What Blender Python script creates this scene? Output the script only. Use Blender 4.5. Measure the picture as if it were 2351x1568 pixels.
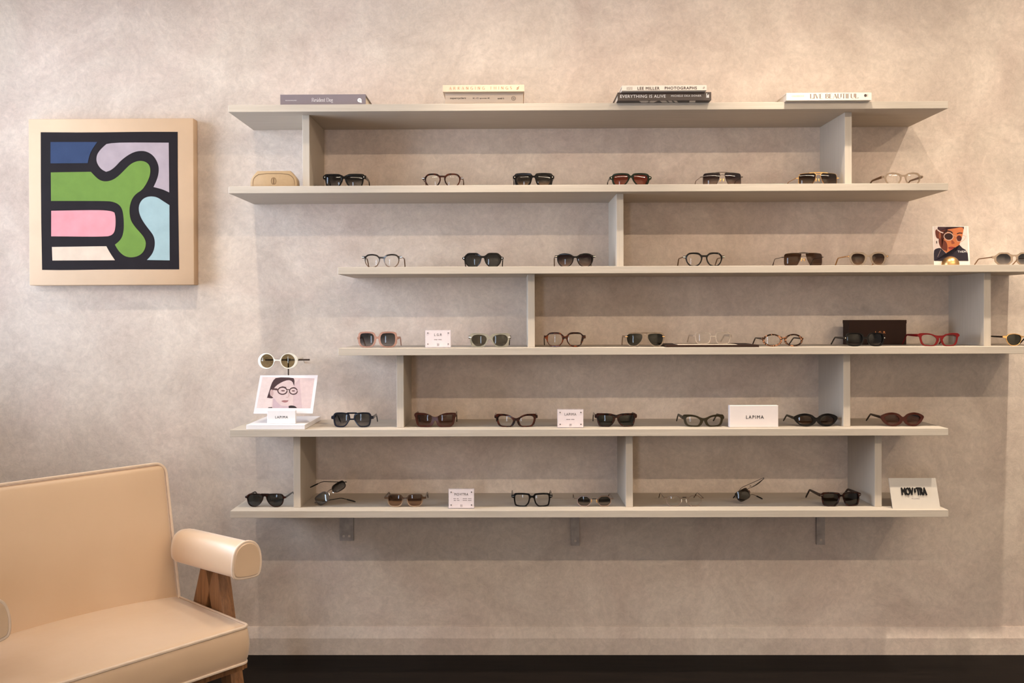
import bpy, bmesh, math
import numpy as np
from mathutils import Vector, Matrix, Euler

for o in list(bpy.data.objects):
    bpy.data.objects.remove(o, do_unlink=True)
SC = bpy.context.scene
COL = SC.collection

# ------------------------------------------------------------------ camera
CAM = Vector((-0.26394, -3.40751, 1.26573))
YAW, PIT, ROL = 0.0087, -0.00562, -0.00325
FPX, SX, SY = 2096.0, -23.213, -49.935
_r = Vector((math.cos(YAW), math.sin(YAW), 0))
_f = Vector((-math.sin(YAW) * math.cos(PIT), math.cos(YAW) * math.cos(PIT), math.sin(PIT)))
_u = _r.cross(_f)
RX = _r * math.cos(ROL) + _u * math.sin(ROL)
UX = -_r * math.sin(ROL) + _u * math.cos(ROL)
FX = _f
cd = bpy.data.cameras.new('camera')
cam = bpy.data.objects.new('camera', cd)
COL.objects.link(cam)
cd.sensor_fit = 'HORIZONTAL'
cd.sensor_width = 36.0
cd.lens = FPX * 36.0 / 2351.0
cd.shift_x = -SX / 2351.0
cd.shift_y = SY / 2351.0
cam.matrix_world = Matrix(((RX.x, UX.x, -FX.x, CAM.x), (RX.y, UX.y, -FX.y, CAM.y),
                           (RX.z, UX.z, -FX.z, CAM.z), (0, 0, 0, 1)))
SC.camera = cam

def at(px, py, Y):
    """point of the room at depth Y seen at photo pixel px,py"""
    d = FX * FPX + RX * (px - 1175.5 - SX) - UX * (py - 784 - SY)
    return CAM + d * ((Y - CAM.y) / d.y)

# ------------------------------------------------------------------ light
SC.view_settings.view_transform = 'Standard'
SC.view_settings.look = 'None'
SC.view_settings.gamma = 1.0
SC.view_settings.use_curve_mapping = False
SC.view_settings.exposure = 0.06

world = bpy.data.worlds.new('overcast_sky')
SC.world = world
world.use_nodes = True
bg = world.node_tree.nodes['Background']
bg.inputs[0].default_value = (0.66, 0.79, 1.0, 1)
bg.inputs[1].default_value = 17.0

WARM = (1.0, 0.80, 0.60)
def spot(name, loc, target, power, angle, blend, radius, color=WARM):
    l = bpy.data.lights.new(name, 'SPOT')
    l.energy = power
    l.color = color
    l.spot_size = math.radians(angle)
    l.spot_blend = blend
    l.shadow_soft_size = radius
    o = bpy.data.objects.new(name, l)
    COL.objects.link(o)
    o.location = loc
    o.rotation_euler = (Vector(target) - Vector(loc)).to_track_quat('-Z', 'Y').to_euler()
    return o
CEIL = 3.1
# long linear ceiling lamps over the room, running parallel to the shelf wall
for x0, x1, p in ((-1.7, 0.5, 13), (0.5, 2.7, 28)):
    l = bpy.data.lights.new('linear_lamp_light', 'AREA')
    l.shape = 'RECTANGLE'
    l.size = x1 - x0
    l.size_y = 0.03
    l.energy = p
    l.color = (1.0, 0.82, 0.62)
    o = bpy.data.objects.new('linear_lamp_light', l)
    COL.objects.link(o)
    o.location = ((x0 + x1) / 2, -3.40, 2.90)
    o.rotation_euler = (math.atan2(3.4, 1.7), 0, 0)      # faces the wall, tipped down
spot('track_spot_light', (2.62, -3.40, 2.90), (1.5, 0, 1.2), 60, 80, 0.9, 0.022, (1.0, 0.82, 0.62))
# row of downlights close to the wall
for x, p, beam in ((-2.2, 14, 0), (-1.28, 20, 50), (-0.29, 36, 100), (0.70, 46, 115), (1.64, 52, 125)):
    spot('wall_wash_light', (x, -0.80, 2.90), (x, -0.33, 0.6), p, 110, 1.0, 0.022, (1.0, 0.88, 0.73))
    if beam:
        spot('wall_wash_beam', (x, -0.80, 2.90), (x, -0.33, 0.6), beam, 50, 0.9, 0.022, (1.0, 0.88, 0.73))
# added fill spots, unseen: their bounce off the opposite wall lifts the shelf shade
for x, p in ((-1.5, 200), (0.3, 280), (2.1, 540)):
    spot('bounce_fill_light', (x, -3.60, 2.90), (x, -5.6, 1.1), p, 90, 0.9, 0.03, (1.0, 0.80, 0.58))

def portal(loc, sx, sy, rot):
    l = bpy.data.lights.new('window_portal', 'AREA')
    l.shape = 'RECTANGLE'
    l.size = sx
    l.size_y = sy
    l.cycles.is_portal = True
    o = bpy.data.objects.new('window_portal', l)
    COL.objects.link(o)
    o.location = loc
    o.rotation_euler = rot
WX = -2.45                       # left wall
WY0, WY1, WZ0, WZ1 = -1.75, -0.08, 0.95, 2.50
FW = (-1.3, -0.85, 0.10, 2.30)     # unseen opening added behind the camera for front fill daylight
RY0 = -5.6
portal(((FW[0] + FW[1]) / 2, RY0 - 0.02, (FW[2] + FW[3]) / 2), FW[1] - FW[0], FW[3] - FW[2], (math.radians(90), 0, 0))
portal((WX - 0.02, (WY0 + WY1) / 2, (WZ0 + WZ1) / 2), WZ1 - WZ0, WY1 - WY0, (0, math.radians(-90), 0))

# ------------------------------------------------------------------ materials
MATS = {}
def nt(name):
    m = bpy.data.materials.new(name)
    m.use_nodes = True
    t = m.node_tree
    return m, t, t.nodes['Principled BSDF'], t.nodes['Material Output']
def c4(c):
    return (c[0], c[1], c[2], 1.0)
def srgb(r, g, b):
    f = lambda v: (v / 255 / 12.92) if v / 255 <= 0.04045 else ((v / 255 + 0.055) / 1.055) ** 2.4
    return (f(r), f(g), f(b))
def plain(name, col, rough=0.5, metal=0.0, spec=0.5, noise=0.0, nscale=30.0, bump=0.0, coat=0.0):
    if name in MATS:
        return MATS[name]
    m, t, b, out = nt(name)
    b.inputs['Base Color'].default_value = c4(col)
    b.inputs['Roughness'].default_value = rough
    b.inputs['Metallic'].default_value = metal
    b.inputs['Specular IOR Level'].default_value = spec
    b.inputs['Coat Weight'].default_value = coat
    if noise or bump:
        tc = t.nodes.new('ShaderNodeTexCoord')
        n = t.nodes.new('ShaderNodeTexNoise')
        n.inputs['Scale'].default_value = nscale
        n.inputs['Detail'].default_value = 5
        t.links.new(tc.outputs['Object'], n.inputs['Vector'])
        if noise:
            r = t.nodes.new('ShaderNodeValToRGB')
            r.color_ramp.elements[0].position = 0.3
            r.color_ramp.elements[1].position = 0.7
            r.color_ramp.elements[0].color = c4([v * (1 - noise) for v in col])
            r.color_ramp.elements[1].color = c4([min(1, v * (1 + noise)) for v in col])
            t.links.new(n.outputs['Fac'], r.inputs[0])
            t.links.new(r.outputs[0], b.inputs['Base Color'])
        if bump:
            bp = t.nodes.new('ShaderNodeBump')
            bp.inputs['Strength'].default_value = bump
            bp.inputs['Distance'].default_value = 0.002
            t.links.new(n.outputs['Fac'], bp.inputs['Height'])
            t.links.new(bp.outputs[0], b.inputs['Normal'])
    MATS[name] = m
    return m

def plaster():
    m, t, b, out = nt('trowelled_plaster')
    N, L = t.nodes.new, t.links.new
    tc = N('ShaderNodeTexCoord')
    def noise(sc, det, dist=0.0, rough=0.6, vec=None):
        n = N('ShaderNodeTexNoise')
        n.inputs['Scale'].default_value = sc
        n.inputs['Detail'].default_value = det
        n.inputs['Distortion'].default_value = dist
        n.inputs['Roughness'].default_value = rough
        L(vec if vec else tc.outputs['Object'], n.inputs['Vector'])
        return n
    n1 = noise(3.3, 9, 0.7, 0.70)
    r1 = N('ShaderNodeValToRGB')
    e = r1.color_ramp.elements
    e[0].position, e[0].color = 0.36, c4((0.465, 0.372, 0.305))
    e[1].position, e[1].color = 0.63, c4((0.685, 0.578, 0.482))
    L(n1.outputs['Fac'], r1.inputs[0])
    n2 = noise(1.7, 5, 1.0, 0.6)
    r2 = N('ShaderNodeValToRGB')
    e = r2.color_ramp.elements
    e[0].position, e[0].color = 0.45, c4((0.62, 0.515, 0.43))
    e[1].position, e[1].color = 0.62, c4((0.63, 0.485, 0.41))
    L(n2.outputs['Fac'], r2.inputs[0])
    mx = N('ShaderNodeMix')
    mx.data_type = 'RGBA'
    mx.inputs[0].default_value = 0.36
    L(r1.outputs[0], mx.inputs[6])
    L(r2.outputs[0], mx.inputs[7])
    # fine trowel strokes
    wv = N('ShaderNodeTexNoise')
    wv.inputs['Scale'].default_value = 3.0
    L(tc.outputs['Object'], wv.inputs['Vector'])
    sc = N('ShaderNodeVectorMath')
    sc.operation = 'MULTIPLY_ADD'
    sc.inputs[1].default_value = (0.10, 0.10, 0.10)
    L(wv.outputs['Color'], sc.inputs[0])
    L(tc.outputs['Object'], sc.inputs[2])
    n3 = noise(46, 10, 0.5, 0.77, sc.outputs[0])
    r3 = N('ShaderNodeValToRGB')
    e = r3.color_ramp.elements
    e[0].position, e[0].color = 0.3, c4((0.82, 0.815, 0.81))
    e[1].position, e[1].color = 0.68, c4((1.09, 1.085, 1.08))
    L(n3.outputs['Fac'], r3.inputs[0])
    mu = N('ShaderNodeMix')
    mu.data_type = 'RGBA'
    mu.blend_type = 'MULTIPLY'
    mu.inputs[0].default_value = 1.0
    L(mx.outputs[2], mu.inputs[6])
    L(r3.outputs[0], mu.inputs[7])
    L(mu.outputs[2], b.inputs['Base Color'])
    b.inputs['Roughness'].default_value = 0.75
    b.inputs['Specular IOR Level'].default_value = 0.25
    bp = N('ShaderNodeBump')
    bp.inputs['Strength'].default_value = 0.42
    bp.inputs['Distance'].default_value = 0.003
    L(n3.outputs['Fac'], bp.inputs['Height'])
    L(bp.outputs[0], b.inputs['Normal'])
    return m
M_PLASTER = plaster()

def wood(name, c0, c1, axis, scale=9.0, stretch=26.0, rough=0.5, bump=0.1):
    m, t, b, out = nt(name)
    N, L = t.nodes.new, t.links.new
    tc = N('ShaderNodeTexCoord')
    mp = N('ShaderNodeMapping')
    s = [stretch] * 3
    s[axis] = 1.0
    mp.inputs['Scale'].default_value = s
    L(tc.outputs['Object'], mp.inputs['Vector'])
    n = N('ShaderNodeTexNoise')
    n.inputs['Scale'].default_value = scale
    n.inputs['Detail'].default_value = 6
    n.inputs['Roughness'].default_value = 0.65
    n.inputs['Distortion'].default_value = 0.4
    L(mp.outputs[0], n.inputs['Vector'])
    r = N('ShaderNodeValToRGB')
    r.color_ramp.elements[0].position = 0.32
    r.color_ramp.elements[1].position = 0.68
    r.color_ramp.elements[0].color = c4(c0)
    r.color_ramp.elements[1].color = c4(c1)
    L(n.outputs['Fac'], r.inputs[0])
    L(r.outputs[0], b.inputs['Base Color'])
    b.inputs['Roughness'].default_value = rough
    bp = N('ShaderNodeBump')
    bp.inputs['Strength'].default_value = bump
    bp.inputs['Distance'].default_value = 0.001
    L(n.outputs['Fac'], bp.inputs['Height'])
    L(bp.outputs[0], b.inputs['Normal'])
    return m
M_SHELF = wood('washed_oak_shelf', (0.415, 0.348, 0.277), (0.475, 0.402, 0.325), 0, 5.0, 26.0, 0.6, 0.04)
M_DIV = wood('washed_oak_upright', (0.422, 0.355, 0.283), (0.470, 0.399, 0.323), 2, 6.0, 22.0, 0.6, 0.03)
M_TEAK = wood('teak', (0.15, 0.060, 0.022), (0.30, 0.135, 0.05), 2, 9.0, 14.0, 0.4, 0.1)
M_FLOOR = wood('dark_stained_floor', (0.0035, 0.0024, 0.002), (0.009, 0.006, 0.0045), 0, 4.0, 12.0, 0.5, 0.1)
M_FLOOR.node_tree.nodes['Principled BSDF'].inputs['Specular IOR Level'].default_value = 0.06
M_WHITE_WALL = plain('white_paint', (0.72, 0.69, 0.64), 0.8, noise=0.03, nscale=3)
M_CEIL = plain('ceiling_paint', (0.78, 0.76, 0.72), 0.9, noise=0.02, nscale=3)
M_WFRAME = plain('window_frame_paint', (0.05, 0.05, 0.05), 0.4)

def fabric():
    m, t, b, out = nt('tan_leatherette')
    N, L = t.nodes.new, t.links.new
    tc = N('ShaderNodeTexCoord')
    n = N('ShaderNodeTexNoise')
    n.inputs['Scale'].default_value = 5
    n.inputs['Detail'].default_value = 4
    L(tc.outputs['Object'], n.inputs['Vector'])
    r = N('ShaderNodeValToRGB')
    r.color_ramp.elements[0].color = c4((0.60, 0.405, 0.250))
    r.color_ramp.elements[1].color = c4((0.69, 0.480, 0.310))
    L(n.outputs['Fac'], r.inputs[0])
    L(r.outputs[0], b.inputs['Base Color'])
    b.inputs['Roughness'].default_value = 0.42
    b.inputs['Specular IOR Level'].default_value = 0.7
    b.inputs['Sheen Weight'].default_value = 0.5
    b.inputs['Sheen Roughness'].default_value = 0.4
    n2 = N('ShaderNodeTexNoise')
    n2.inputs['Scale'].default_value = 9
    n2.inputs['Detail'].default_value = 3
    L(tc.outputs['Object'], n2.inputs['Vector'])
    bp = N('ShaderNodeBump')
    bp.inputs['Strength'].default_value = 0.25
    bp.inputs['Distance'].default_value = 0.01
    L(n2.outputs['Fac'], bp.inputs['Height'])
    L(bp.outputs[0], b.inputs['Normal'])
    return m
M_FABRIC = fabric()
M_PIPING = plain('tan_piping', (0.72, 0.55, 0.41), 0.6, noise=0.06, nscale=40)

def acetate(name, col, rough=0.12):
    return plain('acetate_' + name, col, rough, spec=0.16, noise=0.12, nscale=60)
def tortoise(name, dark, light, scale=90.0, lo=0.42, hi=0.62):
    if name in MATS:
        return MATS[name]
    m, t, b, out = nt(name)
    N, L = t.nodes.new, t.links.new
    tc = N('ShaderNodeTexCoord')
    n = N('ShaderNodeTexNoise')
    n.inputs['Scale'].default_value = scale
    n.inputs['Detail'].default_value = 2
    n.inputs['Distortion'].default_value = 0.8
    L(tc.outputs['Object'], n.inputs['Vector'])
    r = N('ShaderNodeValToRGB')
    r.color_ramp.elements[0].position = lo
    r.color_ramp.elements[1].position = hi
    r.color_ramp.elements[0].color = c4(dark)
    r.color_ramp.elements[1].color = c4(light)
    L(n.outputs['Fac'], r.inputs[0])
    L(r.outputs[0], b.inputs['Base Color'])
    b.inputs['Roughness'].default_value = 0.14
    b.inputs['Specular IOR Level'].default_value = 0.2
    MATS[name] = m
    return m
def crystal(name, col, clear=0.55):
    """see-through coloured acetate"""
    if name in MATS:
        return MATS[name]
    m, t, b, out = nt(name)
    N, L = t.nodes.new, t.links.new
    b.inputs['Base Color'].default_value = c4(col)
    b.inputs['Roughness'].default_value = 0.22
    b.inputs['Specular IOR Level'].default_value = 0.3
    tr = N('ShaderNodeBsdfTransparent')
    tr.inputs[0].default_value = c4([0.35 + 0.65 * v for v in col])
    n = N('ShaderNodeTexNoise')
    n.inputs['Scale'].default_value = 40
    tc = N('ShaderNodeTexCoord')
    L(tc.outputs['Object'], n.inputs['Vector'])
    mr = N('ShaderNodeMapRange')
    mr.inputs['To Min'].default_value = clear - 0.06
    mr.inputs['To Max'].default_value = clear + 0.06
    L(n.outputs['Fac'], mr.inputs[0])
    mx = N('ShaderNodeMixShader')
    L(mr.outputs[0], mx.inputs[0])
    L(b.outputs[0], mx.inputs[1])
    L(tr.outputs[0], mx.inputs[2])
    L(mx.outputs[0], out.inputs['Surface'])
    MATS[name] = m
    return m
def fade(name, top, bottom, clear=0.6):
    """opaque acetate on top that fades into a see-through lower rim"""
    m, t, b, out = nt(name)
    N, L = t.nodes.new, t.links.new
    tc = N('ShaderNodeTexCoord')
    sp = N('ShaderNodeSeparateXYZ')
    L(tc.outputs['Object'], sp.inputs[0])
    hz = N('ShaderNodeMath')
    hz.operation = 'MULTIPLY'
    hz.inputs[1].default_value = 1 / 0.048
    L(sp.outputs[2], hz.inputs[0])
    r = N('ShaderNodeValToRGB')
    r.color_ramp.elements[0].position = 0.25
    r.color_ramp.elements[1].position = 0.6
    r.color_ramp.elements[0].color = c4(bottom)
    r.color_ramp.elements[1].color = c4(top)
    L(hz.outputs[0], r.inputs[0])
    L(r.outputs[0], b.inputs['Base Color'])
    b.inputs['Roughness'].default_value = 0.12
    mr = N('ShaderNodeMapRange')
    mr.inputs['From Min'].default_value = 0.25
    mr.inputs['From Max'].default_value = 0.6
    mr.inputs['To Min'].default_value = clear
    mr.inputs['To Max'].default_value = 0.0
    L(hz.outputs[0], mr.inputs[0])
    tr = N('ShaderNodeBsdfTransparent')
    tr.inputs[0].default_value = c4([0.4 + 0.6 * v for v in bottom])
    mx = N('ShaderNodeMixShader')
    L(mr.outputs[0], mx.inputs[0])
    L(b.outputs[0], mx.inputs[1])
    L(tr.outputs[0], mx.inputs[2])
    L(mx.outputs[0], out.inputs['Surface'])
    return m
def lens_mat(name, top, bottom, p0=0.1, p1=0.8, gloss=1.0):
    """tinted lens: transmission colour runs from bottom to top of the lens"""
    if name in MATS:
        return MATS[name]
    m, t, b, out = nt(name)
    N, L = t.nodes.new, t.links.new
    t.nodes.remove(b)
    tc = N('ShaderNodeTexCoord')
    sp = N('ShaderNodeSeparateXYZ')
    L(tc.outputs['Generated'], sp.inputs[0])
    r = N('ShaderNodeValToRGB')
    r.color_ramp.elements[0].position = p0
    r.color_ramp.elements[1].position = p1
    r.color_ramp.elements[0].color = c4([v ** 0.5 for v in bottom])
    r.color_ramp.elements[1].color = c4([v ** 0.5 for v in top])
    L(sp.outputs[2], r.inputs[0])
    tr = N('ShaderNodeBsdfTransparent')
    L(r.outputs[0], tr.inputs[0])
    g = N('ShaderNodeBsdfGlossy')
    g.inputs['Roughness'].default_value = 0.02
    fr = N('ShaderNodeFresnel')
    fr.inputs['IOR'].default_value = 1.45
    mu = N('ShaderNodeMath')
    mu.operation = 'MULTIPLY'
    mu.inputs[1].default_value = gloss
    L(fr.outputs[0], mu.inputs[0])
    mx = N('ShaderNodeMixShader')
    L(mu.outputs[0], mx.inputs[0])
    L(tr.outputs[0], mx.inputs[1])
    L(g.outputs[0], mx.inputs[2])
    L(mx.outputs[0], out.inputs['Surface'])
    MATS[name] = m
    return m

K_BLACK = acetate('black', (0.006, 0.005, 0.0045))
K_DGREEN = acetate('bottle_green', (0.010, 0.014, 0.008))
K_NAVY = acetate('navy_black', (0.012, 0.013, 0.020))
K_RED = acetate('red', (0.125, 0.006, 0.006), 0.35)
K_OLIVE = acetate('olive', (0.021, 0.015, 0.006), 0.35)
K_WHITE = acetate('ivory', (0.75, 0.71, 0.62), 0.3)
K_TORT = tortoise('tortoise_amber', (0.012, 0.004, 0.003), (0.13, 0.028, 0.008), 90, 0.49, 0.63)
K_TORTD = tortoise('tortoise_dark', (0.008, 0.0035, 0.003), (0.034, 0.009, 0.0045), 70, 0.45, 0.65)
K_TORTR = tortoise('tortoise_red', (0.008, 0.003, 0.0025), (0.055, 0.012, 0.006), 60, 0.45, 0.65)
K_TORTP = tortoise('tortoise_blond', (0.016, 0.007, 0.004), (0.36, 0.16, 0.08), 110, 0.49, 0.60)
K_BURG = crystal('crystal_burgundy', (0.050, 0.010, 0.005), 0.18)
K_CHAMP = crystal('crystal_champagne', (0.50, 0.40, 0.30), 0.76)
K_PINK = crystal('crystal_pink', (0.60, 0.36, 0.28), 0.68)
K_CLEARG = crystal('crystal_clear', (0.60, 0.57, 0.46), 0.78)
K_CLEAR = crystal('crystal_pale', (0.75, 0.66, 0.56), 0.74)
K_GOLD = plain('gold_metal', (0.85, 0.50, 0.20), 0.22, 1.0, noise=0.05)
K_SILVER = plain('silver_metal', (0.80, 0.76, 0.70), 0.2, 1.0, noise=0.05)
K_GUN = plain('gunmetal', (0.09, 0.07, 0.06), 0.3, 1.0, noise=0.05)
K_BRONZE = plain('antique_bronze', (0.32, 0.20, 0.12), 0.3, 1.0, noise=0.05)
K_ROSE = plain('rose_metal', (0.40, 0.28, 0.23), 0.3, 1.0, noise=0.05)
K_TIP = acetate('temple_tip', (0.06, 0.022, 0.012))
L_CLEAR = lens_mat('lens_clear', (0.95, 0.95, 0.94), (0.95, 0.95, 0.94), gloss=0.45)
L_PANE = lens_mat('window_glass', (0.95, 0.95, 0.94), (0.95, 0.95, 0.94))
L_GREYG = lens_mat('lens_grey_gradient', (0.036, 0.038, 0.046), (0.33, 0.32, 0.33), 0.0, 0.75)
L_BRNG = lens_mat('lens_brown_gradient', (0.045, 0.025, 0.017), (0.40, 0.26, 0.17), 0.0, 0.75)
L_GBG = lens_mat('lens_greybrown_gradient', (0.06, 0.055, 0.05), (0.42, 0.27, 0.15), 0.05, 0.5)
L_RED = lens_mat('lens_brick_red', (0.22, 0.045, 0.025), (0.42, 0.12, 0.06), 0.0, 0.7)
L_PURPG = lens_mat('lens_plum_gradient', (0.035, 0.022, 0.026), (0.50, 0.36, 0.29), 0.02, 0.7)
L_PURPD = lens_mat('lens_dark_plum_gradient', (0.022, 0.016, 0.017), (0.24, 0.16, 0.13), 0.0, 0.6)
L_DARK = lens_mat('lens_dark_grey', (0.05, 0.053, 0.055), (0.07, 0.073, 0.074))
L_GREEN = lens_mat('lens_dark_green', (0.035, 0.038, 0.030), (0.07, 0.072, 0.055))
L_OLV = lens_mat('lens_olive', (0.11, 0.105, 0.075), (0.15, 0.14, 0.10))
L_BROWN = lens_mat('lens_brown', (0.075, 0.033, 0.013), (0.13, 0.062, 0.026))
L_BRND = lens_mat('lens_deep_brown', (0.030, 0.020, 0.012), (0.04, 0.028, 0.018))
L_BURG = lens_mat('lens_burgundy_gradient', (0.085, 0.035, 0.024), (0.40, 0.22, 0.16), 0.0, 0.75)
L_BLUEG = lens_mat('lens_blue_grey', (0.16, 0.17, 0.19), (0.30, 0.32, 0.35), 0.0, 1.0, 2.2)
L_GREYHALF = lens_mat('lens_grey_lit_below', (0.06, 0.058, 0.056), (0.36, 0.30, 0.25), 0.3, 0.5)  # paler lower half paints in the lit board strip behind the lens
L_ROSE = lens_mat('lens_rose_half', (0.18, 0.11, 0.08), (0.62, 0.36, 0.20), 0.40, 0.52)
L_KHAKI = lens_mat('lens_khaki', (0.32, 0.26, 0.14), (0.42, 0.34, 0.19))

# ------------------------------------------------------------------ mesh helpers
class MB:
    def __init__(s):
        s.v, s.f, s.m, s.mats = [], [], [], []
    def mi(s, mat):
        if mat is None:
            return 0
        if mat not in s.mats:
            s.mats.append(mat)
        return s.mats.index(mat)
    def add(s, vs, fs, mat=None):
        b = len(s.v)
        k = s.mi(mat)
        s.v += [tuple(v) for v in vs]
        for f in fs:
            s.f.append(tuple(i + b for i in f))
            s.m.append(k)
        return s
    def box(s, lo, hi, mat=None):
        x0, y0, z0 = lo
        x1, y1, z1 = hi
        vs = [(x0, y0, z0), (x1, y0, z0), (x1, y1, z0), (x0, y1, z0), (x0, y0, z1), (x1, y0, z1), (x1, y1, z1), (x0, y1, z1)]
        return s.add(vs, [(0, 3, 2, 1), (4, 5, 6, 7), (0, 1, 5, 4), (1, 2, 6, 5), (2, 3, 7, 6), (3, 0, 4, 7)], mat)
    def sweep(s, pts, hw, hh, n=8, mat=None, closed=False, up=None):
        """tube through pts; hw/hh half sizes (number or list) across and along up"""
        P = [Vector(p) for p in pts]
        k = len(P)
        HW = hw if hasattr(hw, '__len__') else [hw] * k
        HH = hh if hasattr(hh, '__len__') else [hh] * k
        vs, fs = [], []
        prev = None
        for i in range(k):
            if closed:
                t = P[(i + 1) % k] - P[i - 1]
            else:
                t = P[min(i + 1, k - 1)] - P[max(i - 1, 0)]
            t.normalize()
            if up is not None:
                side = t.cross(Vector(up))
                if side.length < 1e-4:
                    side = prev
                side = side.normalized()
            else:
                if prev is None:
                    a = Vector((0, 0, 1)) if abs(t.z) < 0.9 else Vector((1, 0, 0))
                    side = t.cross(a).normalized()
                else:
                    side = (prev - t * prev.dot(t)).normalized()
            prev = side
            upv = side.cross(t)
            for j in range(n):
                a = 2 * math.pi * (j + 0.5) / n
                ca, sa = math.cos(a), math.sin(a)
                e = 0.75
                ca = math.copysign(abs(ca) ** e, ca)
                sa = math.copysign(abs(sa) ** e, sa)
                vs.append(P[i] + side * (ca * HW[i]) + upv * (sa * HH[i]))
        for i in range(k if closed else k - 1):
            i2 = (i + 1) % k
            for j in range(n):
                j2 = (j + 1) % n
                fs.append((i * n + j, i * n + j2, i2 * n + j2, i2 * n + j))
        if not closed:
            fs.append(tuple(range(n - 1, -1, -1)))
            fs.append(tuple((k - 1) * n + j for j in range(n)))
        return s.add(vs, fs, mat)
    def prism(s, poly, y0, y1, mat=None):
        """poly in x,z; from y0 (front) to y1 (back)"""
        n = len(poly)
        vs = [(p[0], y0, p[1]) for p in poly] + [(p[0], y1, p[1]) for p in poly]
        fs = [tuple(range(n)), tuple(range(2 * n - 1, n - 1, -1))]
        for i in range(n):
            j = (i + 1) % n
            fs.append((j, i, n + i, n + j))
        return s.add(vs, fs, mat)
    def lathe(s, prof, n=24, c=(0, 0, 0), mat=None):
        """prof: (r,z) from bottom to top"""
        vs, fs = [], []
        for r, z in prof:
            for j in range(n):
                a = 2 * math.pi * j / n
                vs.append((c[0] + r * math.cos(a), c[1] + r * math.sin(a), c[2] + z))
        for i in range(len(prof) - 1):
            for j in range(n):
                j2 = (j + 1) % n
                fs.append((i * n + j, i * n + j2, (i + 1) * n + j2, (i + 1) * n + j))
        fs.append(tuple(range(n - 1, -1, -1)))
        fs.append(tuple((len(prof) - 1) * n + j for j in range(n)))
        return s.add(vs, fs, mat)
    def build(s, name, mat=None, parent=None, smooth=False, fix=True):
        me = bpy.data.meshes.new(name)
        me.from_pydata([tuple(v) for v in s.v], [], s.f)
        if mat is not None:
            me.materials.append(mat)
        else:
            for m in s.mats:
                me.materials.append(m)
            for p, k in zip(me.polygons, s.m):
                p.material_index = k
        if fix:
            bm = bmesh.new()
            bm.from_mesh(me)
            bmesh.ops.recalc_face_normals(bm, faces=bm.faces[:])
            bm.to_mesh(me)
            bm.free()
        if smooth:
            me.shade_smooth()
            me.set_sharp_from_angle(angle=math.radians(38))
        o = bpy.data.objects.new(name, me)
        COL.objects.link(o)
        o.parent = parent
        return o

def thing(name, label, cat, loc=(0, 0, 0), rot=(0, 0, 0), group=None):
    o = bpy.data.objects.new(name, None)
    COL.objects.link(o)
    o.empty_display_size = 0.05
    o.location = loc
    o.rotation_euler = rot
    o['label'] = label
    o['category'] = cat
    if group:
        o['group'] = group
    return o
def struct(o, label=None, cat=None):
    o['kind'] = 'structure'
    if label:
        o['label'] = label
        o['category'] = cat
    return o
def bevel_mesh(o, w, seg=2, ang=30):
    bm = bmesh.new()
    bm.from_mesh(o.data)
    es = [e for e in bm.edges if len(e.link_faces) == 2 and e.calc_face_angle(0) > math.radians(ang)]
    bmesh.ops.bevel(bm, geom=es, offset=w, segments=seg, profile=0.5, affect='EDGES')
    bm.to_mesh(o.data)
    bm.free()
    if seg > 1:
        o.data.shade_smooth()
        o.data.set_sharp_from_angle(angle=math.radians(30))
    return o
def rounded_box(h, r, cuts=(12, 12, 6), crown=None):
    """verts/faces of a rounded cuboid with half sizes h"""
    vs, fs, idx = [], [], {}
    def grid(n, hh, rr):
        core = [-(hh - rr) + 2 * (hh - rr) * i / n for i in range(n + 1)]
        ext = [rr * math.sin(math.radians(a)) for a in (22, 45)]
        a = [-(hh - rr) - e for e in reversed([rr * 0.4, rr * 0.75, rr])]
        return [-hh, -hh + rr * 0.25, -hh + rr * 0.6] + core + [hh - rr * 0.6, hh - rr * 0.25, hh]
    G = [grid(cuts[i], h[i], r) for i in range(3)]
    def vert(p):
        k = tuple(round(c, 6) for c in p)
        if k in idx:
            return idx[k]
        q = [max(-(h[i] - r), min(h[i] - r, p[i])) for i in range(3)]
        d = Vector([p[i] - q[i] for i in range(3)])
        v = Vector(q) + d.normalized() * r if d.length > 1e-9 else Vector(p)
        if crown:
            v = crown(v)
        idx[k] = len(vs)
        vs.append(tuple(v))
        return idx[k]
    for ax in range(3):
        a, b = (ax + 1) % 3, (ax + 2) % 3
        for sgn in (-1, 1):
            for i in range(len(G[a]) - 1):
                for j in range(len(G[b]) - 1):
                    q = []
                    for (ii, jj) in ((i, j), (i + 1, j), (i + 1, j + 1), (i, j + 1)):
                        p = [0, 0, 0]
                        p[ax] = sgn * h[ax]
                        p[a] = G[a][ii]
                        p[b] = G[b][jj]
                        q.append(vert(p))
                    q = list(dict.fromkeys(q))
                    if len(q) > 2:
                        fs.append(tuple(q if sgn > 0 else q[::-1]))
    return vs, fs

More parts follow.
